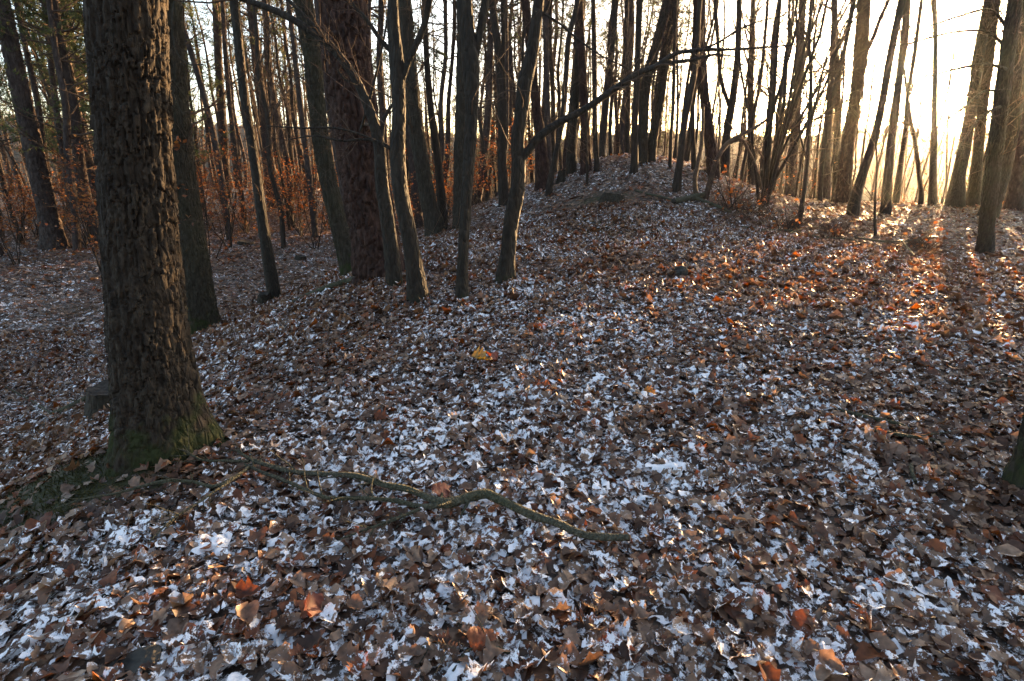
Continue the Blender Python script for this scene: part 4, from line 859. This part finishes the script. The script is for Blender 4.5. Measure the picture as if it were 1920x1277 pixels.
litter_obj = tag(obj('leaf_litter', litter_mesh('leaf_litter', [
    (g, tuple(a[rest] for a in d1), 6, 24), (g, litter(g, 70000, 5.6, 13, .077, 2, 12, .28), 2, 12), (g, litter(g, 95000, 13, 34, .12, 1, 8, .34), 1, 8)])), kind='stuff')
litter_obj.parent = GROUND
pool = []
for k in range(40):
    V, Q = leaf_template(g, 11, (0, 1, 2, 1, 0, 2)[k % 6]); c = LC[g.choice(len(LC), p=LP / LP.sum())] * g.uniform(.8, 1.2)
    pool.append(mesh_np('leaf', V, [Q], M_LEAF, True, {'lc': ('FLOAT_COLOR', 'FACE', np.tile([*c, 1], (len(Q), 1))), 'snow': ('FLOAT', 'FACE', np.full(len(Q), (-1 if g.uniform() < .3 else .38 + .12 * g.normal())))}))
for q_, k in enumerate(pick):
    o = obj('leaf', pool[q_ % 40], GROUND); s = d1[3][k] * 1.05
    Mx = Matrix([[*(d1[4][k][:, r] * s), (d1[0][k], d1[1][k], d1[2][k] + .006)[r]] for r in range(3)] + [[0, 0, 0, 1]]); o.matrix_local = Mx
# thin snow caught between the leaves, a lumpy layer that the upper leaves poke through
def snow_layer():
    xs = np.arange(-4.2, 5.0, .017); ys = np.arange(.55, 6.8, .017); X, Y = np.meshgrid(xs, ys)
    k = snow_mask(X, Y) - .5 + .95 * (fbm(X * 13 + 50, Y * 16, 91, 3) - .5) + .35 * (fbm(X * 40, Y * 40, 95, 2) - .5) - .15
    Z = H(X, Y) + .006 + .034 * sst(-.02, .14, k) + .010 * (fbm(X * 40, Y * 40, 93, 2) - .5) + .02 * (fbm(X * 8, Y * 8, 97, 2) - .5)
    ok = k > -.03; ok = ok[:-1, :-1] & ok[1:, :-1] & ok[:-1, 1:] & ok[1:, 1:] & (np.abs(X[:-1, :-1]) < 1.3 * Y[:-1, :-1] + .6)
    n = len(xs); i = (np.arange(len(ys) - 1)[:, None] * n + np.arange(n - 1)[None])[ok]
    Q = np.stack([i, i + 1, i + 1 + n, i + n], 1); used, inv = np.unique(Q, return_inverse=True)
    V = np.stack([X.ravel(), Y.ravel(), Z.ravel()], 1)[used]
    return mesh_np('snow', V, [inv.reshape(-1, 4)], M_SNOW)
so_ = tag(obj('snow', snow_layer()), kind='stuff'); so_.parent = GROUND
# leaves that stand out
def bright(label, px, py, size, colr, seed, tilt=.5, yaw=0.):
    b = hit(px, py); gg = np.random.default_rng(seed); V, Q = leaf_template(gg, 11, 0)
    me = mesh_np('leaf', V * size, [Q], M_LEAF, True, {'lc': ('FLOAT_COLOR', 'FACE', np.tile([*colr, 1], (len(Q), 1))), 'snow': ('FLOAT', 'FACE', np.full(len(Q), -1.))})
    o = obj('fallen_leaf', me, None, b + np.array([0, 0, .075])); o.rotation_euler = (tilt, .25, yaw); return tag(o, label, 'leaf')
bright('bright yellow leaf standing on the brown litter near the centre', 902, 692, .15, (.32, .2, .06), 1, .3, .3)
bright('red brown leaf right behind the bright yellow one', 920, 682, .13, (.2, .06, .035), 2, .6, .8)
bright('small orange leaf on the litter right of the yellow leaf', 1216, 757, .09, (.36, .17, .05), 3, .5, .1)
bright('red leaf leaning above the fork of the long dead branch', 828, 942, .12, (.2, .06, .035), 4, .8, .9)
bright('large dark red leaf among snow at the lower left', 585, 1168, .12, (.17, .05, .03), 5, .9, 1.4)
bright('pale curled leaf by the tip of the long dead branch', 512, 858, .08, (.5, .34, .25), 6, .6, 2.0)
bright('orange brown leaf at the bottom beside the thin forked twig', 905, 1222, .11, (.24, .08, .035), 7, .5, .3)

# copper leaves still hanging on the twigs beside the mossy oak
# ------------------------------------------------------------------ haze
def haze():
    m, n, out = nodes('haze'); v = N(n, 'VolumePrincipled'); v.inputs['Color'].default_value = (.95, .93, .90, 1)
    v.inputs['Density'].default_value = .00012; v.inputs['Anisotropy'].default_value = .88
    L(n, v.outputs[0], out.inputs['Volume'])
    x, y0, y1, z0, z1 = 340, -335, 345, -24, 27
    V = np.array([(sx * x, (y0, y1)[sy], (z0, z1)[sz]) for sz in (0, 1) for sy in (0, 1) for sx in (-1, 1)], float)
    Q = np.array([(0, 2, 3, 1), (4, 5, 7, 6), (0, 1, 5, 4), (2, 6, 7, 3), (0, 4, 6, 2), (1, 3, 7, 5)])
    return tag(obj('haze', mesh_np('haze', V, [Q], m, False)), 'thin warm haze in the evening air', kind='stuff')
HAZE = haze()
